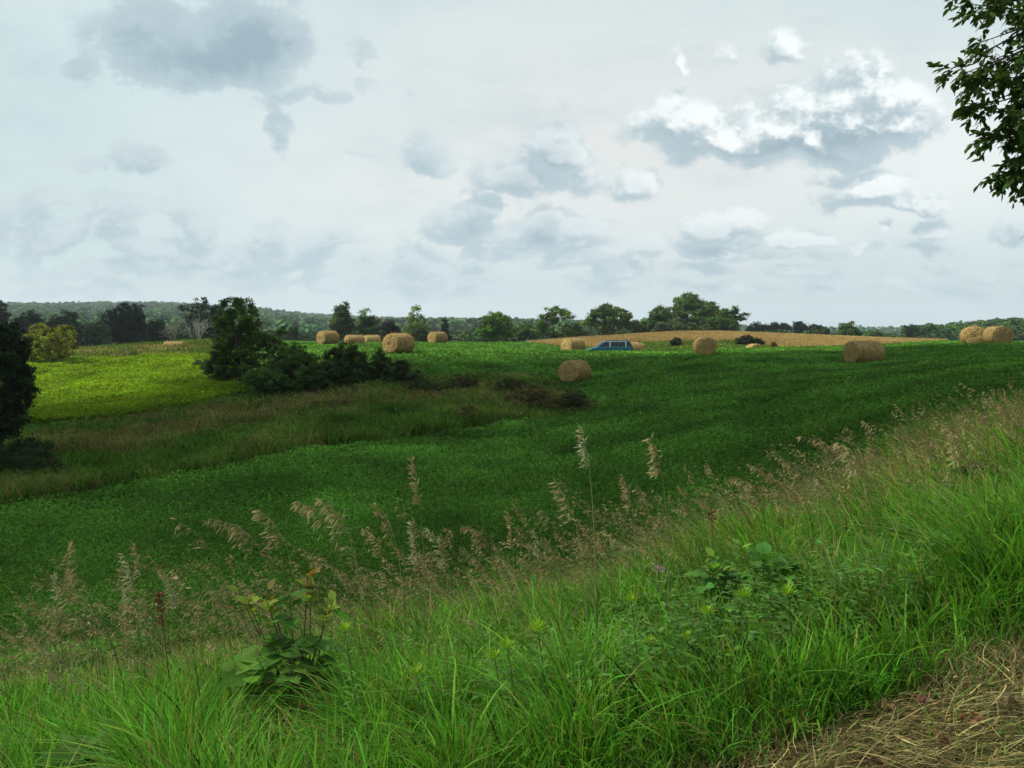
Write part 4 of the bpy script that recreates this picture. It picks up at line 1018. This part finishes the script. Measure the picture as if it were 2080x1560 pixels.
dock_stalk(1445, 1035, 'thin dark branching stalk above the dark bushy weed', 4.6, .07)

# ------------------------------------------------------------------ mown verge with cut grass
def verge():
    rs = np.random.default_rng(61)
    def vpts(n, dlo, dhi, along=(-2.2, 5.5)):
        s = rs.uniform(*along, n); d = rs.uniform(dlo, dhi, n)
        p = VP + s[:, None] * VD + d[:, None] * VN
        k = p[:, 1] > 1.4
        return p[k, 0], p[k, 1], d[k]
    mb = MB(); x, y, d = vpts(26000, -2.2, .25); n = len(x); z = ground(x, y)
    g = vary((.11, .235, .04), n, .25, .1, rs); dr = vary((.24, .18, .08), n, .25, .08, rs)
    pat = fbm(x * 2.2, y * 2.2, 44, 3); keep = rs.uniform(0, 1, n) < np.where(d > -.85, .55 + .4 * pat, 1.0)
    isb = (rs.uniform(0, 1, n) < .3)[:, None]; c = np.where(isb, dr, g)
    P = np.stack([x, y, z], -1)[keep]; c = c[keep]; n = len(P)
    blades(mb, P, rs.uniform(.05, .19, n), rs.uniform(.003, .006, n), rs.uniform(0, 6.28, n), rs.normal(0, .5, (n, 2)), rs.uniform(0, .9, n), c, c, 4, rs)
    o = build('mown_grass', mb, M_grass); tag(o, 'short mown grass at the bottom right corner', 'grass', kind='stuff')
    # windrow of cut straw
    mb = MB(); x, y, d = vpts(24000, -.95, -.14); n = len(x)
    hump = .10 * np.exp(-((d + .52) / .28) ** 2)
    pat = fbm(x * 3, y * 3, 71, 3); k = rs.uniform(0, 1, n) < .35 + .9 * pat; x, y, d, hump = x[k], y[k], d[k], hump[k]; n = len(x)
    z = ground(x, y) + hump * rs.uniform(.1, 1, n) + .01
    a0 = math.atan2(VD[1], VD[0]) + (fbm(x * 1.6, y * 1.6, 81, 2) - .5) * 1.8 + rs.normal(0, .45, n)
    L = rs.uniform(.08, .50, n); t = np.linspace(-.5, .5, 6)[None]
    ang = a0[:, None] + rs.normal(0, .9, n)[:, None] * t
    dx = np.cumsum(np.cos(ang), 1) * (L / 6)[:, None]; dy = np.cumsum(np.sin(ang), 1) * (L / 6)[:, None]
    zz = z[:, None] + .02 * np.sin(t * 3 + rs.uniform(0, 6, n)[:, None]) + rs.normal(0, .05, n)[:, None] * t * L[:, None]
    zz = np.maximum(zz, z[:, None] * 0 + ground(x[:, None] + dx, y[:, None] + dy) + .004)
    C = np.stack([x[:, None] + dx, y[:, None] + dy, zz], -1)
    w = rs.uniform(.0006, .0019, n)[:, None, None]; sd = np.stack([-np.sin(ang), np.cos(ang), .5 * rs.normal(0, 1, ang.shape)], -1) * w
    V = np.stack([C - sd, C + sd], 2); base = np.arange(n)[:, None] * 12; kk = np.arange(5)[None] * 2
    Q = np.stack([base + kk, base + kk + 1, base + kk + 3, base + kk + 2], -1).reshape(-1, 4)
    cc = vary((.36, .30, .115), n, .34, .06, rs); br = rs.uniform(0, 1, n) < .45; cc[br] = vary((.115, .088, .036), int(br.sum()), .25, .08, rs)
    mb.add(V.reshape(-1, 3), Q, np.repeat(cc, 12, 0))
    o = build('cut_grass', mb, M_dry); tag(o, 'windrow of dry cut grass lying along the mown edge at bottom right', 'cut grass', kind='stuff')
    spots = [(1815, 1437, 'curled tan dead leaf lying at the upper edge of the cut grass', .06, (.30, .20, .095)), (1960, 1448, 'crumpled red-brown dead leaf in the middle of the cut grass', .055, (.18, .10, .052)), (2065, 1425, 'pale torn dead leaf at the right edge on the cut grass', .06, (.33, .25, .14)),
             (1905, 1490, 'dark red-brown dead leaf low in the cut grass below the crumpled one', .045, (.15, .088, .045)), (1770, 1535, 'brown dead leaf at the bottom of the frame in cut grass', .05, (.21, .13, .06)), (1935, 1436, 'small dark dead leaf just left above the crumpled red-brown one', .045, (.16, .085, .045)), (1992, 1462, 'orange-brown dead leaf right below the crumpled red-brown one', .045, (.24, .12, .05))]
    for px, py, lab, s, col in spots:
        b = (780 - py) / F; lo, hi = 1.5, 8.0
        for _ in range(40):
            D = (lo + hi) / 2; q = W(px, py, D)
            if q[2] > G(q[0], q[1]) + .09: lo = D
            else: hi = D
        q = W(px, py, D); root = thing('dead_leaf', tuple(q), lab, 'leaf', 'dead leaves on the cut grass')
        mb = MB(); nl = 6
        gx, gy = np.meshgrid(np.linspace(-1, 1, 13), np.linspace(-1, 1, 9), indexing='ij')
        for kx in range(1):
            wv = 1 - np.abs(gx) ** 2.2
            ph = rs.uniform(0, 6, 3)
            X = gx * s * .6; Y = gy * wv * s * (.34 + .06 * np.sin(gx * 5 + ph[0])); Z = s * (.16 * np.sin(gx * 5 + ph[1]) + .22 * gy ** 2 * np.cos(gx * 3 + ph[2]) + .10 * np.sin(gy * 7 + gx * 4) + .07 * np.sin(gx * 13 + ph[0]))
            V = np.stack([X, Y, Z], -1).reshape(-1, 3)
            R = np.array(Matrix.Rotation(rs.uniform(0, 6), 3, 'Z') @ Matrix.Rotation(rs.normal(0, .22), 3, 'X'))
            V = V @ R.T + rs.normal(0, .035 if nl else 0, 3) * np.array([1, 1, .3])
            i = np.arange(12)[:, None] * 9; j = np.arange(8)[None]
            mb.add(V, np.stack([i + j, i + j + 1, i + 10 + j, i + 9 + j], -1).reshape(-1, 4), vary(col, 1, .2, .06, rs)[0])
        build('blade', mb, M_dry, root, True)
verge()

# ------------------------------------------------------------------ overhanging ash tree, top right
def ash():
    rs = np.random.default_rng(71); D0 = 8.0
    bx = 9.2; g = np.array([bx, 8.6, G(bx, 8.6)])
    root = thing('ash_tree', tuple(g), 'leafy ash bough hanging in from the top right corner against the sky', 'tree')
    tb = MB(); H = 7.5
    tp = np.array([[0, 0, -.2], [-.1, 0, 1.6], [-.15, .05, 3.4], [-.3, 0, 5.4], [-.35, .1, 7.6]])
    tb.tube(tp, [.22, .18, .15, .10, .03], 10, (.10, .085, .07))
    ends = [(1925, 5, 0), (1950, 35, .1), (2000, 30, -.1), (1990, 50, .2), (2035, 15, 0), (2060, 60, .2), (2070, 20, -.2), (2045, 85, .1), (2060, 115, -.2),
            (1970, 110, .2), (1905, 165, 0), (1930, 175, .1), (1960, 170, -.1), (1985, 150, .1), (1955, 190, .15), (2010, 150, .1), (2030, 175, 0), (2000, 190, -.1), (2055, 185, .1), (2075, 165, 0), (2065, 140, .2),
            (1950, 248, 0), (1965, 240, .1), (2050, 215, 0), (2070, 235, .2), (2040, 240, .1), (2075, 205, -.1), (2020, 275, .1), (2035, 260, -.1), (2050, 285, .1), (2072, 270, 0), (1975, 305, 0), (1995, 310, .1), (2040, 310, 0), (2065, 305, .15), (2078, 330, 0), (2040, 345, .1),
            (2000, 385, 0), (2020, 375, .1), (2050, 370, -.1), (2035, 400, 0), (2068, 385, .1), (2075, 350, .1), (2078, 95, .1), (2076, 45, .3), (2010, 8, .2),
            (2140, 60, .2), (2180, 160, 0), (2150, 260, .3), (2200, 330, 0), (2160, 380, .2), (2120, 200, -.3), (2240, 100, .5), (2280, 240, .2), (2300, 20, -.4), (2350, 150, .5), (2120, 330, -.2), (2110, 20, .5),
            (2120, -60, 0), (2060, -80, .3), (2200, -140, -.4), (2300, -260, 0), (2150, -280, .6), (2420, -100, .5), (2520, -200, -.3), (2600, 0, .4), (2450, 120, -.5), (2650, 180, .2), (2500, 260, .3)]
    mb = MB(); stems = mb
    limbs = [(2350, -120), (2250, 40), (2280, 150), (2300, 230)]
    lp = []
    for (lx, ly) in limbs:
        e = W(lx, ly, 8.4) - g; s = np.array([-.2, .03, max(2.2, e[2] * .62)])
        m = (s + e) / 2 + np.array([0, 0, .25])
        tb.tube([s, m, e], [.085, .06, .035], 7, (.10, .085, .07)); lp.append(e)
    for (px, py, dd) in ends:
        px += 28; py -= 26
        e = W(px, py, D0 + dd * 1.6) - g
        s = lp[int(np.argmin([np.linalg.norm(e - q) for q in lp]))]
        m = (s + e) / 2 + np.array([0, 0, .10]) + rs.normal(0, .05, 3)
        tb.tube([s, m, e], [.022, .012, .004], 5, (.09, .075, .055))
        out = nrm(e - m); nleaf = 8 if px < 2100 else 5
        for q in range(nleaf):
            b0 = e + (m - e) * (rs.uniform(0, .16) if q > 1 else 0)
            dr = nrm(out * .7 + rs.normal(0, .6, 3) + np.array([0, 0, .1])); Ll = rs.uniform(.13, .22)
            tt = np.linspace(0, 1, 5)[:, None]; ax = b0 + dr * Ll * tt + np.array([0, 0, -.07]) * tt ** 2
            stems.tube(ax, np.linspace(.0022, .001, 5), 3, (.07, .09, .03))
            fr = np.array([.4, .4, .7, .7, 1.0, .85, .85][: 7]); A = np.stack([np.interp(fr, tt[:, 0], ax[:, k]) for k in range(3)], -1)
            sidev = nrm(np.cross(dr, [0, 0, 1.0]) + 1e-3); sg = np.array([1, -1, 1, -1, 0, 1, -1.])[:, None]
            T = nrm(dr * .6 + sidev * sg * .8 + np.array([0, 0, -.32]) + rs.normal(0, .3, (7, 3)))
            leaf6(mb, A, T, np.array([0, 0, 1.0]) + rs.normal(0, .5, (7, 3)), rs.uniform(.075, .11, 7), rs.uniform(.042, .058, 7), vary((.050, .098, .018), 7, .25, .10, rs), .2, .2)
    tw = W(2072, 486, 8.0) - g; tb.tube([lp[3], (lp[3] + tw) / 2 + [0, 0, -.1], tw], [.02, .008, .002], 5, (.09, .075, .055))
    build('trunk', tb, M_bark, root, True); build('leaves', mb, M_leaf, root)
ash()

# ------------------------------------------------------------------ sun, clouds added out of view to shade the field, sky, haze
SUN = nrm(np.array([-.66, .06, .75]))
def shade_clouds():  # unseen shade casters added out of frame, outlines cut to the wanted shadow edges
    m, nt, out = newmat('shade_cloud_vapour'); L = nt.links.new
    d = N(nt, 'ShaderNodeBsdfDiffuse'); d.inputs['Color'].default_value = (.8, .8, .82, 1)
    no = N(nt, 'ShaderNodeTexNoise'); no.inputs['Scale'].default_value = .02; no.inputs['Detail'].default_value = 6
    tc = N(nt, 'ShaderNodeTexCoord'); L(tc.outputs['Object'], no.inputs['Vector'])
    at = N(nt, 'ShaderNodeAttribute', attribute_name='col')
    mr = N(nt, 'ShaderNodeMath', operation='MULTIPLY'); L(no.outputs['Fac'], mr.inputs[0])
    md = N(nt, 'ShaderNodeMath', operation='MULTIPLY'); md.inputs[1].default_value = 3.6; L(at.outputs['Fac'], md.inputs[0]); L(md.outputs[0], mr.inputs[1])
    t = N(nt, 'ShaderNodeBsdfTransparent'); mx = N(nt, 'ShaderNodeMixShader'); L(mr.outputs[0], mx.inputs[0])
    L(d.outputs[0], mx.inputs[1]); L(t.outputs[0], mx.inputs[2]); L(mx.outputs[0], out.inputs['Surface'])
    ALT = 520.0
    def Xp(px, D): return (px - 1040) / F * D
    far = [(-300, 37), (0, 40), (250, 44), (400, 49), (520, 52), (700, 51), (860, 52), (1000, 58), (1150, 64), (1290, 66), (1430, 65), (1600, 67), (1750, 69), (1900, 70), (2080, 70)]
    polys = [[(Xp(a, b), b) for a, b in far] + [(110, 72), (120, -70), (-90, -70), (-80, 20)],
             [(-230, 116), (-38, 114), (-48, 180), (-70, 320), (-280, 320)],
             [(62, 225), (132, 225), (150, 340), (84, 340)]]
    for poly in polys:
        poly = np.array(poly); lo = poly.min(0) - 12; hi = poly.max(0) + 12; st = 4.0
        X, Y = np.meshgrid(np.arange(lo[0], hi[0], st), np.arange(lo[1], hi[1], st), indexing='ij')
        # signed distance (inside positive)
        dist = np.full(X.shape, 1e9); ins = np.zeros(X.shape, bool)
        for k in range(len(poly)):
            a = poly[k]; b = poly[(k + 1) % len(poly)]; ab = b - a
            tt = np.clip(((X - a[0]) * ab[0] + (Y - a[1]) * ab[1]) / (ab @ ab), 0, 1)
            dist = np.minimum(dist, np.hypot(X - a[0] - tt * ab[0], Y - a[1] - tt * ab[1]))
            c = ((a[1] > Y) != (b[1] > Y)) & (X < (b[0] - a[0]) * (Y - a[1]) / (b[1] - a[1] + 1e-9) + a[0]); ins ^= c
        sd = np.where(ins, dist, -dist) + (fbm(X * .09, Y * .09, 14, 4) - .5) * 9
        top = np.sqrt(np.clip(sd, 0, 60)) * 5 * (.5 + fbm(X * .05, Y * .05, 30, 4)); bot = -np.sqrt(np.clip(sd, 0, 10)) * 2
        k = ALT / SUN[2]; ox, oy = SUN[0] * k, SUN[1] * k
        inside = sd > 0; cell = inside[:-1, :-1] | inside[1:, :-1] | inside[:-1, 1:] | inside[1:, 1:]
        ii, jj = np.nonzero(cell); nj = X.shape[1]; q = np.stack([ii * nj + jj, (ii + 1) * nj + jj, (ii + 1) * nj + jj + 1, ii * nj + jj + 1], -1)
        # keep the footprint's shadow fixed: shift each vertex along the sun ray as its height changes
        def lay(h): return np.stack([X + ox + h * SUN[0] / SUN[2], Y + oy + h * SUN[1] / SUN[2], ALT + h - 1.5], -1).reshape(-1, 3)
        thin = np.clip((16 - Y) / 8, 0, 1) * np.clip((Y + 60) / 8, 0, 1)  # more see-through over the bank so extra sun brightens the foreground
        cth = np.repeat((.34 * np.sqrt(np.clip(.03 + .97 * thin, 0, 1)) + .02).ravel()[:, None], 3, 1)
        mb = MB(); mb.add(lay(top), q, cth); mb.add(lay(bot), q[:, ::-1], cth)
        o = build('shade_cloud', mb, m, smooth=True); tag(o, kind='structure')
shade_clouds()

sl = bpy.data.lights.new('sun', 'SUN'); sl.energy = 5.0; sl.angle = math.radians(.53); sl.color = (1.0, .95, .85)
so = bpy.data.objects.new('sun', sl); COL.objects.link(so); so.location = (0, 0, 60)
so.rotation_euler = Vector(SUN.tolist()).to_track_quat('Z', 'Y').to_euler()

def sky():
    w = bpy.data.worlds.new('World'); scene.world = w; w.use_nodes = True
    nt = w.node_tree; nt.nodes.clear(); L = nt.links.new
    out = N(nt, 'ShaderNodeOutputWorld'); bg = N(nt, 'ShaderNodeBackground'); bg.inputs['Strength'].default_value = .066
    L(bg.outputs[0], out.inputs['Surface'])
    st = N(nt, 'ShaderNodeTexSky', sky_type='NISHITA'); st.sun_disc = False
    st.sun_elevation = math.asin(SUN[2]); st.sun_rotation = math.atan2(SUN[0], SUN[1])
    tc = N(nt, 'ShaderNodeTexCoord')
    sep = N(nt, 'ShaderNodeSeparateXYZ'); L(tc.outputs['Generated'], sep.inputs[0])
    def M(op, a, b=None, c=None, clamp=False, tree=nt):
        n = N(tree, 'ShaderNodeMath', operation=op); n.use_clamp = clamp
        for i, v in enumerate((a, b, c)):
            if v is None: continue
            if isinstance(v, (int, float)): n.inputs[i].default_value = v
            else: tree.links.new(v, n.inputs[i])
        return n.outputs[0]
    ay = M('MAXIMUM', M('ABSOLUTE', sep.outputs['Y']), .08)
    u = M('DIVIDE', sep.outputs['X'], ay); v = M('DIVIDE', sep.outputs['Z'], ay)
    uv = N(nt, 'ShaderNodeCombineXYZ'); L(u, uv.inputs[0]); L(v, uv.inputs[1]); L(M('SIGN', sep.outputs['Y']), uv.inputs[2])
    # cumulus: centre and half-size in photo pixels, strength
    CL = [(300, 40, 130, 95, .75), (420, 110, 170, 100, 1.25), (500, 60, 120, 110, 1.2), (575, 75, 65, 80, .8), (185, 130, 50, 40, .45), (570, 250, 26, 75, .6), (655, 195, 45, 20, .6), (610, 185, 55, 20, .5), (735, 120, 20, 60, .38), (822, 192, 20, 14, .42),
          (1375, 245, 90, 62, .9), (1480, 262, 150, 70, 1.0), (1620, 245, 170, 95, 1.15), (1740, 215, 150, 110, 1.15), (1830, 225, 100, 70, .9), (1600, 290, 240, 40, 1.0), (1388, 122, 26, 26, .42), (1605, 92, 50, 34, .42), (1510, 95, 50, 25, .3),
          (870, 310, 70, 55, .75), (1100, 335, 135, 55, .95), (1140, 280, 85, 70, .85), (1000, 350, 60, 30, .6), (940, 455, 72, 60, .95), (975, 400, 45, 60, .85), (1110, 460, 115, 55, .95), (1190, 510, 110, 50, .85), (1245, 545, 60, 40, .8), (985, 515, 60, 35, .7), (1285, 360, 46, 40, .7), (1310, 505, 55, 36, .75),
          (1450, 455, 85, 50, 1.0), (1610, 478, 100, 24, .8), (1455, 515, 105, 28, .85), (1760, 370, 130, 52, 1.0), (1860, 400, 90, 30, .8), (1890, 460, 55, 28, .75), (1798, 465, 30, 22, .65), (1890, 500, 70, 24, .6), (1640, 548, 85, 18, .6), (1430, 555, 75, 18, .55), (2050, 460, 45, 36, .65),
          (285, 320, 75, 38, .7), (165, 330, 65, 20, .55), (60, 460, 110, 80, .5), (130, 480, 90, 50, .5), (380, 450, 60, 45, .5), (400, 510, 120, 50, .65), (260, 490, 90, 40, .5), (560, 470, 50, 50, .65), (600, 520, 90, 45, .75), (665, 490, 65, 34, .75), (220, 545, 180, 32, .45), (845, 530, 60, 48, .8), (770, 530, 50, 20, .5), (970, 558, 50, 20, .65), (1120, 542, 34, 14, .6), (480, 560, 160, 28, .45), (730, 495, 30, 14, .55), (1000, 590, 260, 22, .42), (1500, 590, 220, 18, .45), (1880, 585, 200, 22, .5), (150, 600, 240, 20, .45), (700, 575, 120, 24, .5), (1980, 540, 120, 24, .5), (1720, 515, 120, 18, .45), (1180, 590, 60, 18, .4), (330, 415, 70, 30, .4), (120, 400, 140, 24, .38), (250, 440, 60, 26, .4), (480, 505, 70, 40, .5), (720, 310, 28, 8, .4)]
    gt = bpy.data.node_groups.new('cloud_density', 'ShaderNodeTree')
    gt.interface.new_socket('uv', in_out='INPUT', socket_type='NodeSocketVector'); gt.interface.new_socket('density', in_out='OUTPUT', socket_type='NodeSocketFloat')
    gi = gt.nodes.new('NodeGroupInput'); go = gt.nodes.new('NodeGroupOutput'); GLk = gt.links.new
    wn = N(gt, 'ShaderNodeTexNoise'); wn.inputs['Scale'].default_value = 9; wn.inputs['Detail'].default_value = 5; wn.inputs['Roughness'].default_value = .6
    GLk(gi.outputs[0], wn.inputs['Vector'])
    ws = N(gt, 'ShaderNodeVectorMath', operation='MULTIPLY_ADD'); ws.inputs[1].default_value = (.11, .075, 0); GLk(wn.outputs['Color'], ws.inputs[0])
    wo = N(gt, 'ShaderNodeVectorMath', operation='ADD'); wo.inputs[1].default_value = (-.055, -.0375, 0); GLk(gi.outputs[0], wo.inputs[0]); GLk(wo.outputs[0], ws.inputs[2])
    acc = None
    for (cx, cy, rx, ry, s) in CL:
        d = W(cx, cy, 1.0); d = (d[0], d[2] - CZ)
        sub = N(gt, 'ShaderNodeVectorMath', operation='SUBTRACT'); sub.inputs[1].default_value = (d[0], d[1] - .3 * ry / F, 1); GLk(ws.outputs[0], sub.inputs[0])
        mn = N(gt, 'ShaderNodeVectorMath', operation='MINIMUM'); mn.inputs[1].default_value = (0, 0, 0); GLk(sub.outputs[0], mn.inputs[0])
        fl = N(gt, 'ShaderNodeVectorMath', operation='MULTIPLY_ADD'); fl.inputs[1].default_value = (0, .9, 0); GLk(mn.outputs[0], fl.inputs[0]); GLk(sub.outputs[0], fl.inputs[2])
        mul = N(gt, 'ShaderNodeVectorMath', operation='MULTIPLY'); mul.inputs[1].default_value = (F / (rx * 1.22), F / (ry * 1.4), 9); GLk(fl.outputs[0], mul.inputs[0])
        ln = N(gt, 'ShaderNodeVectorMath', operation='LENGTH'); GLk(mul.outputs[0], ln.inputs[0])
        q = M('MULTIPLY_ADD', ln.outputs['Value'], -s, s, tree=gt)
        acc = q if acc is None else M('SMOOTH_MAX', acc, q, .15, tree=gt)
    fn = N(gt, 'ShaderNodeTexNoise'); fn.inputs['Scale'].default_value = 17; fn.inputs['Detail'].default_value = 8; fn.inputs['Roughness'].default_value = .62
    st2 = N(gt, 'ShaderNodeVectorMath', operation='MULTIPLY'); st2.inputs[1].default_value = (1, 1.35, 1); GLk(gi.outputs[0], st2.inputs[0]); GLk(st2.outputs[0], fn.inputs['Vector'])
    
    f2 = N(gt, 'ShaderNodeTexNoise'); f2.inputs['Scale'].default_value = 34; f2.inputs['Detail'].default_value = 5; f2.inputs['Roughness'].default_value = .55; GLk(st2.outputs[0], f2.inputs['Vector'])
    bil = M('ABSOLUTE', M('MULTIPLY_ADD', f2.outputs['Fac'], 2.0, -1.0, tree=gt), tree=gt)
    nz = M('ADD', M('MULTIPLY_ADD', fn.outputs['Fac'], 1.5, -.80, tree=gt), M('MULTIPLY', bil, -.24, tree=gt), tree=gt)
    den = M('ADD', M('MAXIMUM', acc, -1.5, tree=gt), nz, tree=gt)
    GLk(den, go.inputs[0])
    def dens(vec):
        g = nt.nodes.new('ShaderNodeGroup'); g.node_tree = gt; L(vec, g.inputs[0]); return g.outputs[0]
    d0 = dens(uv.outputs[0])
    off = N(nt, 'ShaderNodeVectorMath', operation='ADD'); off.inputs[1].default_value = (.008, .022, 0); L(uv.outputs[0], off.inputs[0])
    d1 = dens(off.outputs[0])
    def MR(val, a, b, c, d, smooth=True):
        n = N(nt, 'ShaderNodeMapRange'); n.interpolation_type = 'SMOOTHSTEP' if smooth else 'LINEAR'
        L(val, n.inputs['Value'])
        for k, x in zip(('From Min', 'From Max', 'To Min', 'To Max'), (a, b, c, d)): n.inputs[k].default_value = x
        return n.outputs['Result']
    def MIX(f, a, b):
        n = N(nt, 'ShaderNodeMix', data_type='RGBA')
        if isinstance(f, float): n.inputs[0].default_value = f
        else: L(f, n.inputs[0])
        for i, x in ((6, a), (7, b)):
            if isinstance(x, tuple): n.inputs[i].default_value = tuple(q * 10 for q in x) + (1,)
            else: L(x, n.inputs[i])
        return n.outputs[2]
    cov = MR(d0, -.06, .33, 0, 1); lit = MR(M('SUBTRACT', d0, d1), -.08, .46, 0, 1)
    bc = W(1640, 210, 1.0); b1 = M('MULTIPLY', M('SUBTRACT', u, float(bc[0])), 1.5); b2 = M('MULTIPLY', M('SUBTRACT', v, float(bc[2] - CZ)), 2.4)
    lit = M('MULTIPLY', lit, MR(M('SQRT', M('ADD', M('MULTIPLY', b1, b1), M('MULTIPLY', b2, b2))), .15, .75, 1.0, .38))
    dk = W(420, 60, 1.0); e1 = M('MULTIPLY', M('SUBTRACT', u, float(dk[0])), 1.3); e2 = M('MULTIPLY', M('SUBTRACT', v, float(dk[2] - CZ)), 2.0)
    lit = M('MULTIPLY', lit, MR(M('SQRT', M('ADD', M('MULTIPLY', e1, e1), M('MULTIPLY', e2, e2))), .12, .5, .12, 1))
    # high veil: cream-white in the middle, bluer to the sides and top
    vn = N(nt, 'ShaderNodeTexNoise'); vn.inputs['Scale'].default_value = 2.2; vn.inputs['Detail'].default_value = 6
    vs = N(nt, 'ShaderNodeVectorMath', operation='MULTIPLY'); vs.inputs[1].default_value = (1, 2.6, 1); L(uv.outputs[0], vs.inputs[0]); L(vs.outputs[0], vn.inputs['Vector'])
    dc = W(1250, 330, 1.0)
    c1 = M('MULTIPLY', M('SUBTRACT', u, float(dc[0])), 1.15); c2 = M('MULTIPLY', M('SUBTRACT', v, float(dc[2] - CZ)), 2.6)
    rad = M('SQRT', M('ADD', M('MULTIPLY', c1, c1), M('MULTIPLY', c2, c2)))
    glow = MR(M('ADD', rad, M('MULTIPLY_ADD', vn.outputs['Fac'], -.7, .35)), .05, .85, 1, 0)
    veil = MIX(glow, (.635, .755, .757), (.80, .825, .797))
    tn = N(nt, 'ShaderNodeTexNoise'); tn.inputs['Scale'].default_value = 5.5; tn.inputs['Detail'].default_value = 9; tn.inputs['Roughness'].default_value = .58
    tv = N(nt, 'ShaderNodeVectorMath', operation='MULTIPLY'); tv.inputs[1].default_value = (1, 2.4, 1); L(uv.outputs[0], tv.inputs[0]); L(tv.outputs[0], tn.inputs['Vector'])
    veil = MIX(MR(tn.outputs['Fac'], .44, .72, 0, .46), veil, (.525, .62, .66))
    gc = W(1960, 300, 1.0); h1 = M('MULTIPLY', M('SUBTRACT', u, float(gc[0])), 3.2); h2 = M('MULTIPLY', M('SUBTRACT', v, float(gc[2] - CZ)), 5.0)
    veil = MIX(MR(M('SQRT', M('ADD', M('MULTIPLY', h1, h1), M('MULTIPLY', h2, h2))), .0, 1.0, .8, 0), veil, (.90, .93, .90))
    low = MR(v, .005, .17, 1, 0); veil = MIX(M('MULTIPLY', low, .75), veil, (.52, .635, .69))
    base = MIX(.90, st.outputs[0], veil)
    cc = MIX(lit, (.43, .545, .60), (.92, .96, .955))
    thick = MR(d0, .30, 1.0, 0, 1); cc = MIX(M('MULTIPLY', thick, M('SUBTRACT', 1.0, lit)), cc, (.285, .395, .465))
    cc = MIX(M('MULTIPLY', low, .34), cc, (.52, .625, .68))
    fin = MIX(M('MULTIPLY', cov, .92), base, cc)
    L(fin, bg.inputs['Color'])
sky()

def haze():
    m, nt, out = newmat('air'); v = N(nt, 'ShaderNodeVolumePrincipled')
    v.inputs['Color'].default_value = (.80, .90, 1.0, 1); v.inputs['Density'].default_value = .00019; v.inputs['Anisotropy'].default_value = 0.2
    nt.links.new(v.outputs[0], out.inputs['Volume'])
    s = 2680.0; z0, z1 = -6.0, 105.0
    mb = MB(); V = [(i * s, j * s, k) for i in (-1, 1) for j in (-1, 1) for k in (z0, z1)]
    mb.add(V, [(0, 1, 3, 2), (4, 6, 7, 5), (0, 4, 5, 1), (2, 3, 7, 6), (0, 2, 6, 4), (1, 5, 7, 3)])
    o = build('haze', mb, m); tag(o, 'thin blue summer haze over the far hills', 'haze', kind='stuff')
haze()

# ------------------------------------------------------------------ camera and render settings
cam = bpy.data.cameras.new('camera'); co = bpy.data.objects.new('camera', cam); COL.objects.link(co)
cam.sensor_width = 36; cam.lens = 36 * F / 2080; cam.clip_start = .05; cam.clip_end = 8000
co.location = (0, 0, CZ); co.rotation_euler = (math.pi / 2 - PITCH, 0, 0)
scene.camera = co
scene.render.engine = 'CYCLES'
c = scene.cycles
c.use_denoising = True; c.max_bounces = 5; c.diffuse_bounces = 3; c.glossy_bounces = 2; c.transmission_bounces = 3; c.transparent_max_bounces = 6; c.volume_bounces = 0
c.caustics_reflective = False; c.caustics_refractive = False; c.sample_clamp_indirect = 6
scene.view_settings.view_transform = 'Standard'; scene.view_settings.look = 'None'; scene.view_settings.gamma = 1; scene.view_settings.exposure = .72
